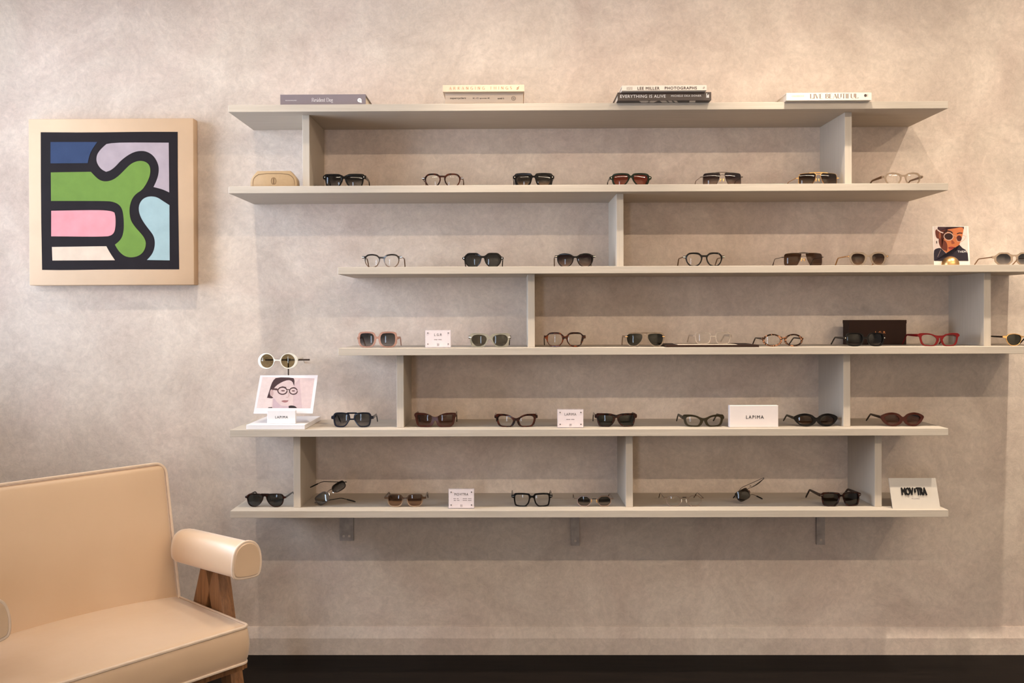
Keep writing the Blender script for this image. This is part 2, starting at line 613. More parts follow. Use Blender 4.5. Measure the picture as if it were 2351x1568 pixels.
# ------------------------------------------------------------------ writing
def text_mesh(name, body, mat, parent, loc, width, height, bold=0.0, thick=0.0004, rot=(math.radians(90), 0, 0), space=1.0, italic=0.0, align='C'):
    """text as thin raised print, fitted to width x height, centred at loc on a plane that faces -y"""
    c = bpy.data.curves.new(name, 'FONT')
    c.body = body
    c.size = 1.0
    c.resolution_u = 3
    c.space_character = space
    c.shear = italic
    t = bpy.data.objects.new('tmp_text', c)
    COL.objects.link(t)
    bpy.context.view_layer.update()
    dg = bpy.context.evaluated_depsgraph_get()
    me = bpy.data.meshes.new_from_object(t.evaluated_get(dg))
    bpy.data.objects.remove(t, do_unlink=True)
    co = np.array([v.co[:] for v in me.vertices])
    lo, hi = co.min(0), co.max(0)
    sx = width / (hi[0] - lo[0])
    sy = (height / (hi[1] - lo[1])) if height else sx
    if bold:
        bm = bmesh.new()
        for q_, (dx, dy) in enumerate(((-bold, 0), (bold, 0), (0, -bold), (0, bold))):
            n0 = len(bm.verts)
            bm.from_mesh(me)
            bm.verts.ensure_lookup_table()
            for v in bm.verts[n0:]:
                v.co.x += dx
                v.co.y += dy
                v.co.z = q_ * 0.00003
        bm.to_mesh(me)
        bm.free()
    for v in me.vertices:
        v.co.x = (v.co.x - (lo[0] + hi[0]) / 2) * sx
        v.co.y = (v.co.y - (lo[1] + hi[1]) / 2) * sy
        v.co.z = thick + (v.co.z if bold else 0.0)
    me.materials.clear()
    me.materials.append(mat)
    if thick > 0.0008:
        bm = bmesh.new()
        bm.from_mesh(me)
        g = bmesh.ops.extrude_face_region(bm, geom=bm.faces[:])
        for e in g['geom']:
            if isinstance(e, bmesh.types.BMVert):
                e.co.z = 0.0
        bmesh.ops.recalc_face_normals(bm, faces=bm.faces[:])
        bm.to_mesh(me)
        bm.free()
    o = bpy.data.objects.new(name, me)
    COL.objects.link(o)
    o.parent = parent
    o.location = loc
    o.rotation_euler = rot
    return o

def arc(cx, cy, rx, ry, a0, a1, n=10):
    return [(cx + rx * math.cos(math.radians(a0 + (a1 - a0) * i / n)), cy + ry * math.sin(math.radians(a0 + (a1 - a0) * i / n))) for i in range(n + 1)]
# roman capitals and a few small letters: advance, strokes, serifs (x, y, halfwidth)
SERIF = {
    'A': (0.72, [[(0.08, 0), (0.36, 1)], [(0.36, 1), (0.66, 0)], [(0.18, 0.35), (0.54, 0.35)]], [(0.08, 0, .09), (0.66, 0, .09)]),
    'B': (0.62, [[(0.1, 0), (0.1, 1)], [(0.1, 1)] + arc(0.26, 0.76, 0.22, 0.24, 90, -90), [(0.1, .52)] + arc(0.28, 0.26, 0.26, 0.26, 90, -90) + [(0.1, 0)]], []),
    'C': (0.70, [arc(0.40, 0.5, 0.34, 0.5, 45, 315, 16)], []),
    'D': (0.74, [[(0.1, 0), (0.1, 1)], [(0.1, 1)] + arc(0.3, 0.5, 0.36, 0.5, 90, -90, 14) + [(0.1, 0)]], [(0.1, 0, .09), (0.1, 1, .09)]),
    'E': (0.58, [[(0.1, 0), (0.1, 1)], [(0.1, 1), (0.5, 1)], [(0.1, .52), (0.42, .52)], [(0.1, 0), (0.52, 0)]], []),
    'F': (0.54, [[(0.1, 0), (0.1, 1)], [(0.1, 1), (0.5, 1)], [(0.1, .52), (0.40, .52)]], [(0.1, 0, .09)]),
    'G': (0.74, [arc(0.40, 0.5, 0.34, 0.5, 50, 330, 16), [(0.66, 0.0), (0.66, 0.42)]], [(0.62, 0.42, .09)]),
    'H': (0.76, [[(0.1, 0), (0.1, 1)], [(0.64, 0), (0.64, 1)], [(0.1, .52), (0.64, .52)]], [(0.1, 0, .08), (0.1, 1, .08), (0.64, 0, .08), (0.64, 1, .08)]),
    'I': (0.24, [[(0.12, 0), (0.12, 1)]], [(0.12, 0, .09), (0.12, 1, .09)]),
    'L': (0.54, [[(0.1, 0), (0.1, 1)], [(0.1, 0), (0.5, 0)], [(0.5, 0), (0.5, 0.14)]], [(0.1, 1, .09)]),
    'N': (0.78, [[(0.12, 0), (0.12, 1)], [(0.12, 1), (0.66, 0)], [(0.66, 0), (0.66, 1)]], [(0.12, 0, .08), (0.66, 1, .08)]),
    'O': (0.78, [arc(0.39, 0.5, 0.33, 0.5, 0, 360, 20)], []),
    'R': (0.66, [[(0.1, 0), (0.1, 1)], [(0.1, 1)] + arc(0.26, 0.75, 0.24, 0.25, 90, -90) + [(0.1, 0.5)], [(0.28, 0.5), (0.64, 0)]], [(0.1, 0, .09)]),
    'S': (0.54, [arc(0.27, 0.75, 0.2, 0.25, 40, 270, 10) + arc(0.27, 0.25, 0.21, 0.25, 90, -140, 10)], []),
    'T': (0.62, [[(0.31, 0), (0.31, 1)], [(0.02, 1), (0.60, 1)]], [(0.31, 0, .09)]),
    'U': (0.72, [[(0.1, 1), (0.1, 0.3)] + arc(0.36, 0.3, 0.26, 0.3, 180, 360, 10) + [(0.62, 1)]], [(0.1, 1, .08), (0.62, 1, .08)]),
    'V': (0.70, [[(0.06, 1), (0.36, 0)], [(0.36, 0), (0.64, 1)]], [(0.06, 1, .08), (0.64, 1, .08)]),
    'e': (0.46, [[(0.06, .36), (0.40, .36)] + arc(0.23, 0.32, 0.17, 0.32, 10, 320, 14)], []),
    's': (0.38, [arc(0.19, 0.48, 0.13, 0.17, 40, 270, 8) + arc(0.19, 0.16, 0.14, 0.16, 90, -140, 8)], []),
    'i': (0.24, [[(0.12, 0), (0.12, .64)], [(0.12, .84), (0.12, .95)]], [(0.12, 0, .07)]),
    'd': (0.52, [arc(0.24, 0.31, 0.18, 0.32, 60, 300, 14), [(0.41, 0), (0.41, 1)]], [(0.37, 1, .05)]),
    'n': (0.54, [[(0.1, 0), (0.1, .62)], [(0.1, .46)] + arc(0.26, 0.42, 0.15, 0.21, 140, 0, 8) + [(0.41, 0)]], [(0.1, 0, .07), (0.41, 0, .07)]),
    't': (0.34, [[(0.15, .86), (0.15, .14)] + arc(0.25, 0.13, 0.1, 0.13, 180, 300, 6), [(0.02, .62), (0.30, .62)]], []),
    'o': (0.50, [arc(0.25, 0.32, 0.19, 0.32, 0, 360, 16)], []),
    'g': (0.48, [arc(0.22, 0.40, 0.14, 0.22, 0, 360, 14), arc(0.23, -0.12, 0.18, 0.16, 0, 360, 14), [(0.3, .58), (0.44, .64)]], []),
    ' ': (0.36, [], []),
}
def serif_text(name, body, mat, parent, loc, width, height, track=0.0, bold=1.0, thin=0.035, thick=0.11):
    mb = MB()
    x = 0.0
    for ch in body:
        adv, strokes, ser = SERIF[ch]
        for st in strokes:
            n = len(st)
            L, R = [], []
            for i in range(n):
                a, b = st[max(i - 1, 0)], st[min(i + 1, n - 1)]
                dx, dy = b[0] - a[0], b[1] - a[1]
                l = math.hypot(dx, dy) or 1
                w = (thin + (thick - thin) * (abs(dy) / l) ** 1.5) * bold / 2
                if dy > 0 and ch in 'ANVU' and abs(dx) > 0.05 * abs(dy):
                    w = thin * bold / 2
                nx, ny = -dy / l * w, dx / l * w
                L.append((x + st[i][0] + nx, 0, st[i][1] + ny))
                R.append((x + st[i][0] - nx, 0, st[i][1] - ny))
            mb.add(L + R, [(i, i + 1, n + i + 1, n + i) for i in range(n - 1)])
        for sx, sy, hw in ser:
            t = thin * bold / 2
            mb.add([(x + sx - hw, 0, sy - t), (x + sx + hw, 0, sy - t), (x + sx + hw, 0, sy + t), (x + sx - hw, 0, sy + t)], [(0, 1, 2, 3)])
        x += adv + track
    co = np.array(mb.v)
    x0, x1 = co[:, 0].min(), co[:, 0].max()
    sx = width / (x1 - x0)
    mb.v = [((v[0] - (x0 + x1) / 2) * sx, -0.0004 - 0.000002 * i * 0, (v[2] - 0.5) * height) for i, v in enumerate(mb.v)]
    o = mb.build(name, mat, parent, fix=False)
    o.location = loc
    return o

# ------------------------------------------------------------------ the room
RX0, RX1 = WX, 3.3
def quad_wall(name, lo, hi, mat):
    return struct(MB().box(lo, hi).build(name, mat))
quad_wall('floor', (RX0 - 0.15, RY0 - 0.15, -0.12), (RX1 + 0.15, 0.15, 0), M_FLOOR)
quad_wall('ceiling', (RX0 - 0.15, RY0 - 0.15, CEIL), (RX1 + 0.15, 0.15, CEIL + 0.1), M_CEIL)
quad_wall('wall_back', (RX0, 0, 0), (RX1, 0.12, CEIL), M_PLASTER)
quad_wall('wall_right', (RX1, RY0, 0), (RX1 + 0.12, 0, CEIL), M_WHITE_WALL)
def window_wall(name, wname, fixed, axis, lo, hi, z0, z1, full, panes, base):
    """wall with one glazed opening; axis = running direction of the wall"""
    def B(m, a0, a1, d0, d1, za, zb):
        if axis == 'x':
            m.box((a0, fixed + d0, za), (a1, fixed + d1, zb))
        else:
            m.box((fixed + d0, a0, za), (fixed + d1, a1, zb))
    w = MB()
    B(w, full[0], full[1], -0.14, 0, 0, z0)
    B(w, full[0], full[1], -0.14, 0, z1, CEIL)
    B(w, full[0], lo, -0.14, 0, z0, z1)
    B(w, hi, full[1], -0.14, 0, z0, z1)
    struct(w.build(name, M_WHITE_WALL))
    t = 0.045
    f = MB()
    B(f, lo, hi, -0.10, -0.05, z0, z0 + t)
    B(f, lo, hi, -0.10, -0.05, z1 - t, z1)
    for k in range(panes + 1):
        a = lo + (hi - lo - t) * k / panes
        B(f, a, a + t, -0.10, -0.05, z0, z1)
    win = struct(f.build(wname, M_WFRAME))
    for k in range(panes):
        a = lo + (hi - lo - t) * k / panes + t
        p = MB()
        B(p, a, lo + (hi - lo - t) * (k + 1) / panes, -0.078, -0.072, z0 + t, z1 - t)
        p.build('pane', L_PANE, win)
window_wall('wall_front', 'added_fill_window', RY0, 'x', FW[0], FW[1], FW[2], FW[3], (RX0, RX1), 1, 0)  # its glazing is added to let in fill daylight from the front
window_wall('wall_left', 'window_1', RX0, 'y', WY0, WY1, WZ0, WZ1, (RY0, 0), 2, 0)

# baseboard with a sloped top, plastered like the wall
bb = MB()
prof = [(0, 0), (-0.020, 0), (-0.020, 0.062), (-0.004, 0.100), (0, 0.100)]
n = len(prof)
vs = [(RX0 + 0.001, p[0], p[1]) for p in prof] + [(RX1 - 0.001, p[0], p[1]) for p in prof]
bb.add(vs, [tuple(range(n)), tuple(range(2 * n - 1, n - 1, -1))] + [(i, (i + 1) % n, n + (i + 1) % n, n + i) for i in range(n)])
struct(bb.build('baseboard_back', M_PLASTER))

# ------------------------------------------------------------------ shelf unit
TH, SP, Z6, DEP = 0.02434, 0.27663, 0.59915, 0.305
ZS = {k: Z6 + (6 - k) * SP for k in range(1, 7)}        # top of each shelf
unit = thing('wall_shelf', 'pale washed wood staggered wall shelf with six long boards and short uprights', 'shelf', (0, 0, 0))
for k in range(1, 7):
    x0 = -1.22 + (0.371 if k in (3, 4) else 0)
    o = MB().box((x0, -DEP, ZS[k] - TH), (x0 + 2.44, 0, ZS[k])).build('shelf_board', M_SHELF, unit)
    bevel_mesh(o, 0.0008, 1)
M_BRACKET = plain('painted_bracket', (0.36, 0.30, 0.26), 0.6, noise=0.2, nscale=40, bump=0.5)
DIVS = {2: (704, 1948), 3: (1424,), 4: (1219.7, 2267), 5: (918, 1944), 6: (680, 1444, 2016)}
INSET = 0.052
for k, xs in DIVS.items():
    for px in xs:
        x = at(px, 700, -DEP + INSET).x
        o = MB().box((x - TH / 2, -DEP + INSET, ZS[k]), (x + TH / 2, 0, ZS[k - 1] - TH)).build('upright', M_DIV, unit)
        bevel_mesh(o, 0.0008, 1)
for (xa, xb, yb) in ((780, 812, 1241), (1311, 1330, 1252), (1874, 1893, 1250)):
    a, b = at(xa, 1200, -0.008), at(xb, 1200, -0.008)
    zb = at(xa, yb, -0.008).z
    m = MB()
    m.box((a.x, -0.013, zb), (b.x, 0, ZS[6] - TH))
    m.box((a.x + 0.004, -0.24, ZS[6] - TH - 0.006), (b.x - 0.004, -0.013, ZS[6] - TH))
    br = m.build('bracket', M_BRACKET, unit)
    br['label'] = 'flat wall bracket plastered over under the lowest board'
    for sx in (0.3, 0.7) if xb - xa > 25 else (0.5,):
        cx = a.x + (b.x - a.x) * sx
        s = MB().sweep([(cx, -0.0145, zb + 0.018), (cx, -0.012, zb + 0.018)], 0.0045, 0.0045, 10).build('screw_head', M_PLASTER, br)

# ------------------------------------------------------------------ painting
pa = at(64.5, 273, -0.047)
pb = at(446, 654, -0.047)
PW = pb.x - pa.x
PH = pa.z - pb.z
painting = thing('painting', 'square canvas painting of coloured shapes inside thick black outlines', 'painting', ((pa.x + pb.x) / 2, 0, pb.z))
M_CANVAS = plain('canvas_apricot', srgb(200, 168, 136), 0.75, noise=0.05, nscale=7, bump=0.2)
cv = MB().box((-PW / 2, -0.047, 0), (PW / 2, 0, PH)).build('canvas', M_CANVAS, painting)
bevel_mesh(cv, 0.004, 2)
def pp(pts):
    return [((x - 91 - 10 * (y - 88) / 1387) / 1382 * PW - PW / 2, PH - (y - 84 + 6 * (x - 90) / 1390) / 1389 * PH) for x, y in pts]
def smooth_poly(pts, it=2, keep=70):
    """round small corners, keep sharp ones"""
    out = list(pts)
    for _ in range(it):
        res = []
        n = len(out)
        for i in range(n):
            a, b, c = out[i - 1], out[i], out[(i + 1) % n]
            v1 = (b[0] - a[0], b[1] - a[1])
            v2 = (c[0] - b[0], c[1] - b[1])
            ang = abs(math.degrees(math.atan2(v1[0] * v2[1] - v1[1] * v2[0], v1[0] * v2[0] + v1[1] * v2[1])))
            if ang > keep:
                res.append(b)
            else:
                res.append((b[0] * .75 + a[0] * .25, b[1] * .75 + a[1] * .25))
                res.append((b[0] * .75 + c[0] * .25, b[1] * .75 + c[1] * .25))
        out = res
    return out
def paint(col):
    return plain('paint_%d_%d_%d' % col, [v * f for v, f in zip(srgb(*col), (0.74, 0.68, 0.60))], 0.6, spec=0.12, noise=0.07, nscale=22, bump=0.5)
def layer(name, pts, mat, parent, y0, y1, it=2, keep=40):
    o = MB().prism(smooth_poly(pp(pts), it, keep), y0, y1).build(name, mat, parent)
    return o
layer('black_ground', [(197, 195), (600, 198), (1050, 192), (1342, 193), (1344, 600), (1357, 1338), (800, 1338), (420, 1345), (210, 1343), (200, 800)], paint((36, 29, 33)), painting, -0.0476, -0.046, 1, 30)
SHAPES = [
    ('blue_shape', (58, 76, 117), [(280, 277), (672, 277), (640, 320), (612, 370), (600, 410), (592, 453), (280, 455)]),
    ('lilac_shape', (188, 176, 189), [(765, 280), (1268, 283), (1273, 697), (1220, 672), (1142, 652), (1165, 605), (1183, 550), (1187, 490), (1172, 440), (1140, 390), (1090, 358), (1040, 350), (985, 358), (930, 385), (870, 430), (820, 485), (780, 515), (745, 525), (705, 505), (675, 465), (663, 430), (668, 385), (690, 350), (720, 318)]),
    ('green_shape', (121, 158, 74), [(283, 530), (618, 525), (650, 560), (690, 595), (740, 608), (800, 595), (850, 560), (900, 510), (950, 460), (1000, 437), (1045, 433), (1085, 447), (1110, 475), (1117, 520), (1108, 570), (1080, 630), (1043, 680), (1000, 705), (965, 745), (945, 800), (940, 860), (950, 925), (980, 975), (1020, 1020), (1060, 1065), (1080, 1110), (1075, 1160), (1050, 1205), (1005, 1232), (950, 1240), (900, 1228), (860, 1195), (835, 1160), (820, 1132), (855, 1105), (880, 1070), (893, 1020), (895, 950), (890, 880), (878, 830), (850, 795), (805, 775), (750, 768), (285, 768)]),
    ('pink_shape', (246, 168, 182), [(287, 850), (690, 843), (790, 852), (815, 865), (825, 900), (825, 980), (815, 1030), (790, 1055), (740, 1067), (287, 1063)]),
    ('cream_shape', (240, 222, 207), [(293, 1152), (748, 1145), (775, 1195), (820, 1262), (297, 1265)]),
    ('pale_blue_shape', (172, 201, 211), [(1275, 803), (1220, 768), (1170, 735), (1110, 728), (1060, 745), (1030, 780), (1017, 825), (1025, 880), (1055, 940), (1100, 1000), (1140, 1050), (1155, 1100), (1152, 1160), (1130, 1215), (1088, 1260), (1278, 1263)]),
]
for nm, col, pts in SHAPES:
    layer(nm, pts, paint(col), painting, -0.0482, -0.047, 2, 42)

# ------------------------------------------------------------------ armchair
UA = Vector((0.640, 0.768, 0))          # across the seat, towards the wall
VA = Vector((0.768, -0.640, 0))         # the way it faces
arm_end = Vector((-1.000, -0.862, 0))
HWID = 0.337
org = arm_end - UA * HWID - VA * 0.0
chair = thing('armchair', 'tan upholstered armchair with padded arms, cream piping and teak legs', 'armchair')
chair.matrix_world = Matrix(((UA.x, -VA.x, 0, org.x), (UA.y, -VA.y, 0, org.y), (0, 0, 1, 0), (0, 0, 0, 1)))
# local: x across (+ = towards the wall), y back (- = front), z up
def rr_path(hx, hy, r, z, cx=0, cy=0, n=6, f=None):
    pts = []
    for (sx, sy, a0) in ((1, 1, 0), (-1, 1, 90), (-1, -1, 180), (1, -1, 270)):
        for i in range(n + 1):
            a = math.radians(a0 + 90 * i / n)
            pts.append((cx + sx * (hx - r) + r * math.cos(a), cy + sy * (hy - r) + r * math.sin(a), z))
    out = []
    for i in range(len(pts)):
        a, b = Vector(pts[i]), Vector(pts[(i + 1) % len(pts)])
        k = max(1, int((b - a).length / 0.04))
        out += [a.lerp(b, j / k) for j in range(k)]
    return [f(p) for p in out] if f else out
SEAT_D = 0.56
def seat_crown(v):
    u, w = v.x / HWID, v.y / (SEAT_D / 2)
    k = max(0, 1 - u * u) * max(0, 1 - w * w)
    if v.z > 0:
        v.z += 0.022 * k
    if abs(v.x) > HWID - 0.03:
        v.x += math.copysign(0.006 * max(0, 1 - (v.z / 0.055) ** 2), v.x)
    if v.y < -SEAT_D / 2 + 0.03:
        v.y -= 0.008 * max(0, 1 - (v.z / 0.055) ** 2)
    return v
mb = MB()
mb.add(*rounded_box((HWID, SEAT_D / 2, 0.055), 0.018, (14, 14, 4), seat_crown))
seat = mb.build('seat_cushion', M_FABRIC, chair, smooth=True)
seat.location = (0, SEAT_D / 2 - 0.003, 0.353)
seat.rotation_euler = (math.radians(1.2), 0, 0)
for z in (0.050, -0.050):
    MB().sweep(rr_path(HWID + 0.001, SEAT_D / 2 + 0.001, 0.02, z), 0.0042, 0.0042, 8, closed=True).build('piping', M_PIPING, seat, smooth=True)
# back cushion
BH, BT = 0.217, 0.045
def back_crown(v):
    u, w = v.x / HWID, v.z / BH
    k = max(0, 1 - u * u) * max(0, 1 - w * w)
    if v.y < 0:
        v.y -= 0.016 * k
    return v
mb = MB()
mb.add(*rounded_box((HWID, BT, BH), 0.02, (14, 3, 12), back_crown))
back = mb.build('back_cushion', M_FABRIC, chair, smooth=True)
back.location = (0, 0.437, 0.588)
back.rotation_euler = (math.radians(-11), 0, 0)
for y in (-BT + 0.006, BT - 0.006):
    pts = [(p.x, y, p.y) for p in rr_path(HWID + 0.001, BH + 0.001, 0.035, 0)]
    MB().sweep(pts, 0.0042, 0.0042, 8, closed=True).build('piping', M_PIPING, back, smooth=True)
# arms
def arm_section(s=1.0):
    pts = [(-0.036, -0.045), (0.030, -0.050), (0.042, -0.040), (0.047, -0.005), (0.040, 0.030), (0.020, 0.050), (-0.008, 0.053), (-0.032, 0.040), (-0.044, 0.012), (-0.046, -0.030)]
    out = pts
    for _ in range(2):
        r = []
        for i in range(len(out)):
            a, b = out[i], out[(i + 1) % len(out)]
            r.append((a[0] * .75 + b[0] * .25, a[1] * .75 + b[1] * .25))
            r.append((a[0] * .25 + b[0] * .75, a[1] * .25 + b[1] * .75))
        out = r
    return [(x * s, z * s) for x, z in out]
ARM_L = 0.345
for sgn in (-1, 1):
    sec = arm_section()
    n = len(sec)
    rings = []
    for y, s in ((0.0, 0.90), (0.003, 0.965), (0.010, 1.0), (0.1, 1.0), (0.2, 1.0), (0.3, 0.995), (ARM_L - 0.03, 0.98), (ARM_L - 0.008, 0.90), (ARM_L, 0.75)):
        rings.append([(x * s * sgn, y, z * s) for x, z in sec])
    vs = [p for r in rings for p in r]
    fs = []
    for i in range(len(rings) - 1):
        for j in range(n):
            fs.append((i * n + j, i * n + (j + 1) % n, (i + 1) * n + (j + 1) % n, (i + 1) * n + j))
    fs += [tuple(range(n)), tuple((len(rings) - 1) * n + j for j in range(n))]
    arm = MB().add(vs, fs).build('armrest', M_FABRIC, chair, smooth=True)
    arm.location = (sgn * HWID, 0.000, 0.579)
    arm.rotation_euler = (math.radians(-1.5), 0, 0)
    MB().sweep([(x * sgn * 1.0, 0.006, z * 1.0) for x, z in sec], 0.0042, 0.0042, 8, closed=True).build('piping', M_PIPING, arm, smooth=True)
    # inverted V leg of solid teak outside the seat
    xo = sgn * (HWID + 0.030)
    for (yt0, yt1, yb0, yb1) in ((0.17, 0.235, 0.05, 0.10), (0.175, 0.25, 0.40, 0.45)):
        zt, zb = 0.535, 0.0
        poly = [(yt0, zt), (yt1, zt), (yb1, zb), (yb0, zb)]
        vs = [(xo - 0.021, y, z) for y, z in poly] + [(xo + 0.021, y, z) for y, z in poly]
        lg = MB().add(vs, [(0, 1, 2, 3), (7, 6, 5, 4), (0, 4, 5, 1), (1, 5, 6, 2), (2, 6, 7, 3), (3, 7, 4, 0)]).build('leg', M_TEAK, chair)
        bevel_mesh(lg, 0.004, 2)
for y in (0.035, 0.40):
    rl = MB().box((-HWID - 0.01, y, 0.262), (HWID + 0.01, y + 0.035, 0.300)).build('seat_rail', M_TEAK, chair)
rl = MB().box((-HWID + 0.02, 0.50, 0.32), (HWID - 0.02, 0.53, 0.72)).build('back_panel', M_TEAK, chair)
for sgn in (-1, 1):
    MB().box((sgn * (HWID + 0.012) - 0.012, 0.04, 0.262), (sgn * (HWID + 0.012) + 0.012, 0.50, 0.300)).build('side_rail', M_TEAK, chair)

#EYEWEAR#
# ------------------------------------------------------------------ eyewear
POLY = {
    'square': [(-.93, .92), (0, 1), (.96, .94), (1, .1), (.86, -.86), (.3, -1), (-.45, -1), (-.82, -.5), (-1, .3)],
    'wayfarer': [(-.88, .86), (.1, 1), (1, .98), (.96, 0), (.80, -.88), (.3, -1), (-.45, -1), (-.80, -.4), (-1, .35)],
    'panto': [(-.72, .84), (0, 1), (.72, .9), (1, .35), (.88, -.35), (.48, -.92), (-.1, -1), (-.66, -.75), (-.95, -.1), (-1, .4)],
    'hex': [(-.52, 1), (.55, 1), (.92, .62), (1, .2), (.80, -.5), (.40, -1), (-.40, -1), (-.82, -.45), (-1, .2), (-.9, .62)],
    'round': [(math.cos(math.radians(a)), math.sin(math.radians(a))) for a in range(0, 360, 24)],
    'cat': [(-.95, .3), (-.5, .8), (.05, 1), (.6, .98), (.92, .78), (1, .35), (.84, -.5), (.6, -.92), (.1, -1), (-.6, -1), (-.8, -.75), (-1, -.05)],
    'catout': [(-.95, .3), (-.5, .76), (0, .97), (.6, 1), (1, .96), (.97, .5), (.82, -.55), (.56, -.95), (.1, -1), (-.55, -1), (-.8, -.7), (-1, -.05)],
    'brow': [(-1, .74), (-.6, .96), (0, 1), (1, 1), (1, .55), (.9, -.3), (.76, -.85), (.4, -1), (-.4, -1), (-.74, -.6), (-1, .05)],
    'navcut': [(-.72, .9), (0, 1), (.76, .95), (1, .66), (.98, -.2), (.84, -.82), (.45, -1), (-.2, -1), (-.56, -.74), (-.9, -.1), (-1, .3), (-.93, .66)],
    'catoval': [(-.96, .2), (-.62, .78), (0, 1), (.6, .80), (1, .42), (.80, -.3), (.36, -.88), (-.1, -1), (-.6, -.8), (-.94, -.3)],
    'aviator': [(-.92, .92), (0, 1), (.86, .92), (1, .35), (.90, -.5), (.5, -1), (-.15, -1), (-.62, -.55), (-.98, .25)],
    'navigator': [(-.98, .98), (0, 1), (.86, .90), (1, .62), (1, -.6), (.92, -.92), (.7, -1), (-.28, -1), (-.48, -.86), (-.80, 0)],
    'octagon': [(-.5, 1), (.5, 1), (1, .42), (1, -.38), (.5, -1), (-.5, -1), (-1, -.38), (-1, .42)],
    'bigsquare': [(-.78, .92), (0, 1), (.88, .94), (1, .5), (1, -.4), (.72, -.9), (.1, -1), (-.6, -.9), (-.93, -.4), (-1, .3)],
    'lrect': [(-.9, .92), (.9, .92), (1, .6), (.98, -.3), (.75, -.92), (.4, -1), (-.4, -1), (-.8, -.9), (-1, -.3), (-1, .6)],
}
def rounded(poly, it=3, w=0.22):
    """fillet every corner; w up to 0.25 (= fully smooth)"""
    t = min(0.5, w * 2)
    out = []
    n = len(poly)
    for i in range(n):
        a, b, c = poly[i - 1], poly[i], poly[(i + 1) % n]
        p0 = (b[0] + (a[0] - b[0]) * t, b[1] + (a[1] - b[1]) * t)
        p1 = (b[0] + (c[0] - b[0]) * t, b[1] + (c[1] - b[1]) * t)
        for k in range(6):
            f = k / 5 if t < 0.499 else k / 6
            out.append(tuple(p0[q] * (1 - f) ** 2 + 2 * b[q] * f * (1 - f) + p1[q] * f * f for q in (0, 1)))
    xs = [p[0] for p in out]
    zs = [p[1] for p in out]
    cx, cz = (max(xs) + min(xs)) / 2, (max(zs) + min(zs)) / 2
    sx, sz = (max(xs) - min(xs)) / 2, (max(zs) - min(zs)) / 2
    return [((x - cx) / sx, (z - cz) / sz) for x, z in out]
def resample(pts, n):
    P = np.array(pts + [pts[0]], float)
    d = np.r_[0, np.cumsum(np.hypot(*np.diff(P, axis=0).T))]
    s = np.linspace(0, d[-1], n, endpoint=False)
    return list(zip(np.interp(s, d, P[:, 0]), np.interp(s, d, P[:, 1])))
def sd_poly(X, Z, poly):
    P = np.array(poly)
    Q = np.roll(P, -1, 0)
    d = np.full(X.shape, 1e9)
    inside = np.zeros(X.shape, bool)
    for (ax, az), (bx, bz) in zip(P, Q):
        ex, ez = bx - ax, bz - az
        wx, wz = X - ax, Z - az
        t = np.clip((wx * ex + wz * ez) / (ex * ex + ez * ez + 1e-12), 0, 1)
        d = np.minimum(d, (wx - ex * t) ** 2 + (wz - ez * t) ** 2)
        c = (az > Z) != (bz > Z)
        if abs(ez) > 1e-12:
            inside ^= c & (X < ex * (Z - az) / ez + ax)
    d = np.sqrt(d)
    return np.where(inside, -d, d)
def sd_cap(X, Z, x0, z0, x1, z1, r):
    ex, ez = x1 - x0, z1 - z0
    wx, wz = X - x0, Z - z0
    t = np.clip((wx * ex + wz * ez) / (ex * ex + ez * ez + 1e-9), 0, 1)
    return np.hypot(wx - ex * t, wz - ez * t) - r
def smin(a, b, k):
    h = np.clip(0.5 + 0.5 * (b - a) / k, 0, 1)
    return b * (1 - h) + a * h - k * h * (1 - h)
def contours(F, xs, zs):
    segs = {}
    nz, nx = F.shape
    S = F < 0
    cell = S[:-1, :-1] * 1 + S[:-1, 1:] * 2 + S[1:, 1:] * 4 + S[1:, :-1] * 8
    T = {1: [(3, 0)], 2: [(0, 1)], 3: [(3, 1)], 4: [(1, 2)], 5: [(3, 2), (1, 0)], 6: [(0, 2)], 7: [(3, 2)], 8: [(2, 3)], 9: [(2, 0)], 10: [(0, 3), (2, 1)], 11: [(2, 1)], 12: [(1, 3)], 13: [(1, 0)], 14: [(0, 3)]}
    pts = {}
    def epoint(i, j, e):
        a, b = {0: ((i, j), (i, j + 1)), 1: ((i, j + 1), (i + 1, j + 1)), 2: ((i + 1, j), (i + 1, j + 1)), 3: ((i, j), (i + 1, j))}[e]
        key = (a, b)
        if key not in pts:
            fa, fb = F[a], F[b]
            t = fa / (fa - fb)
            pts[key] = (xs[a[1]] + (xs[b[1]] - xs[a[1]]) * t, zs[a[0]] + (zs[b[0]] - zs[a[0]]) * t)
        return key
    for i, j in zip(*np.nonzero((cell > 0) & (cell < 15))):
        for e0, e1 in T[int(cell[i, j])]:
            segs[epoint(i, j, e0)] = epoint(i, j, e1)
    loops = []
    while segs:
        k0, k = segs.popitem()
        lp = [pts[k0]]
        while k in segs:
            lp.append(pts[k])
            k = segs.pop(k)
        lp.append(pts[k]) if k != k0 else None
        if len(lp) > 8:
            loops.append(lp)
    return loops
def plate(loops, thick, bev):
    """outline with holes -> solid bevelled plate, via a filled 2D curve (units: mm)"""
    c = bpy.data.curves.new('tmp_plate', 'CURVE')
    c.dimensions = '2D'
    c.fill_mode = 'BOTH'
    c.extrude = max(thick / 2 - bev, 0.05)
    c.bevel_depth = bev
    c.bevel_resolution = 1
    c.offset = -bev
    for lp in loops:
        s = c.splines.new('POLY')
        s.points.add(len(lp) - 1)
        for p, q in zip(s.points, lp):
            p.co = (q[0], q[1], 0, 1)
        s.use_cyclic_u = True
    o = bpy.data.objects.new('tmp_plate', c)
    COL.objects.link(o)
    bpy.context.view_layer.update()
    me = bpy.data.meshes.new_from_object(o.evaluated_get(bpy.context.evaluated_depsgraph_get()))
    bpy.data.objects.remove(o, do_unlink=True)
    return me
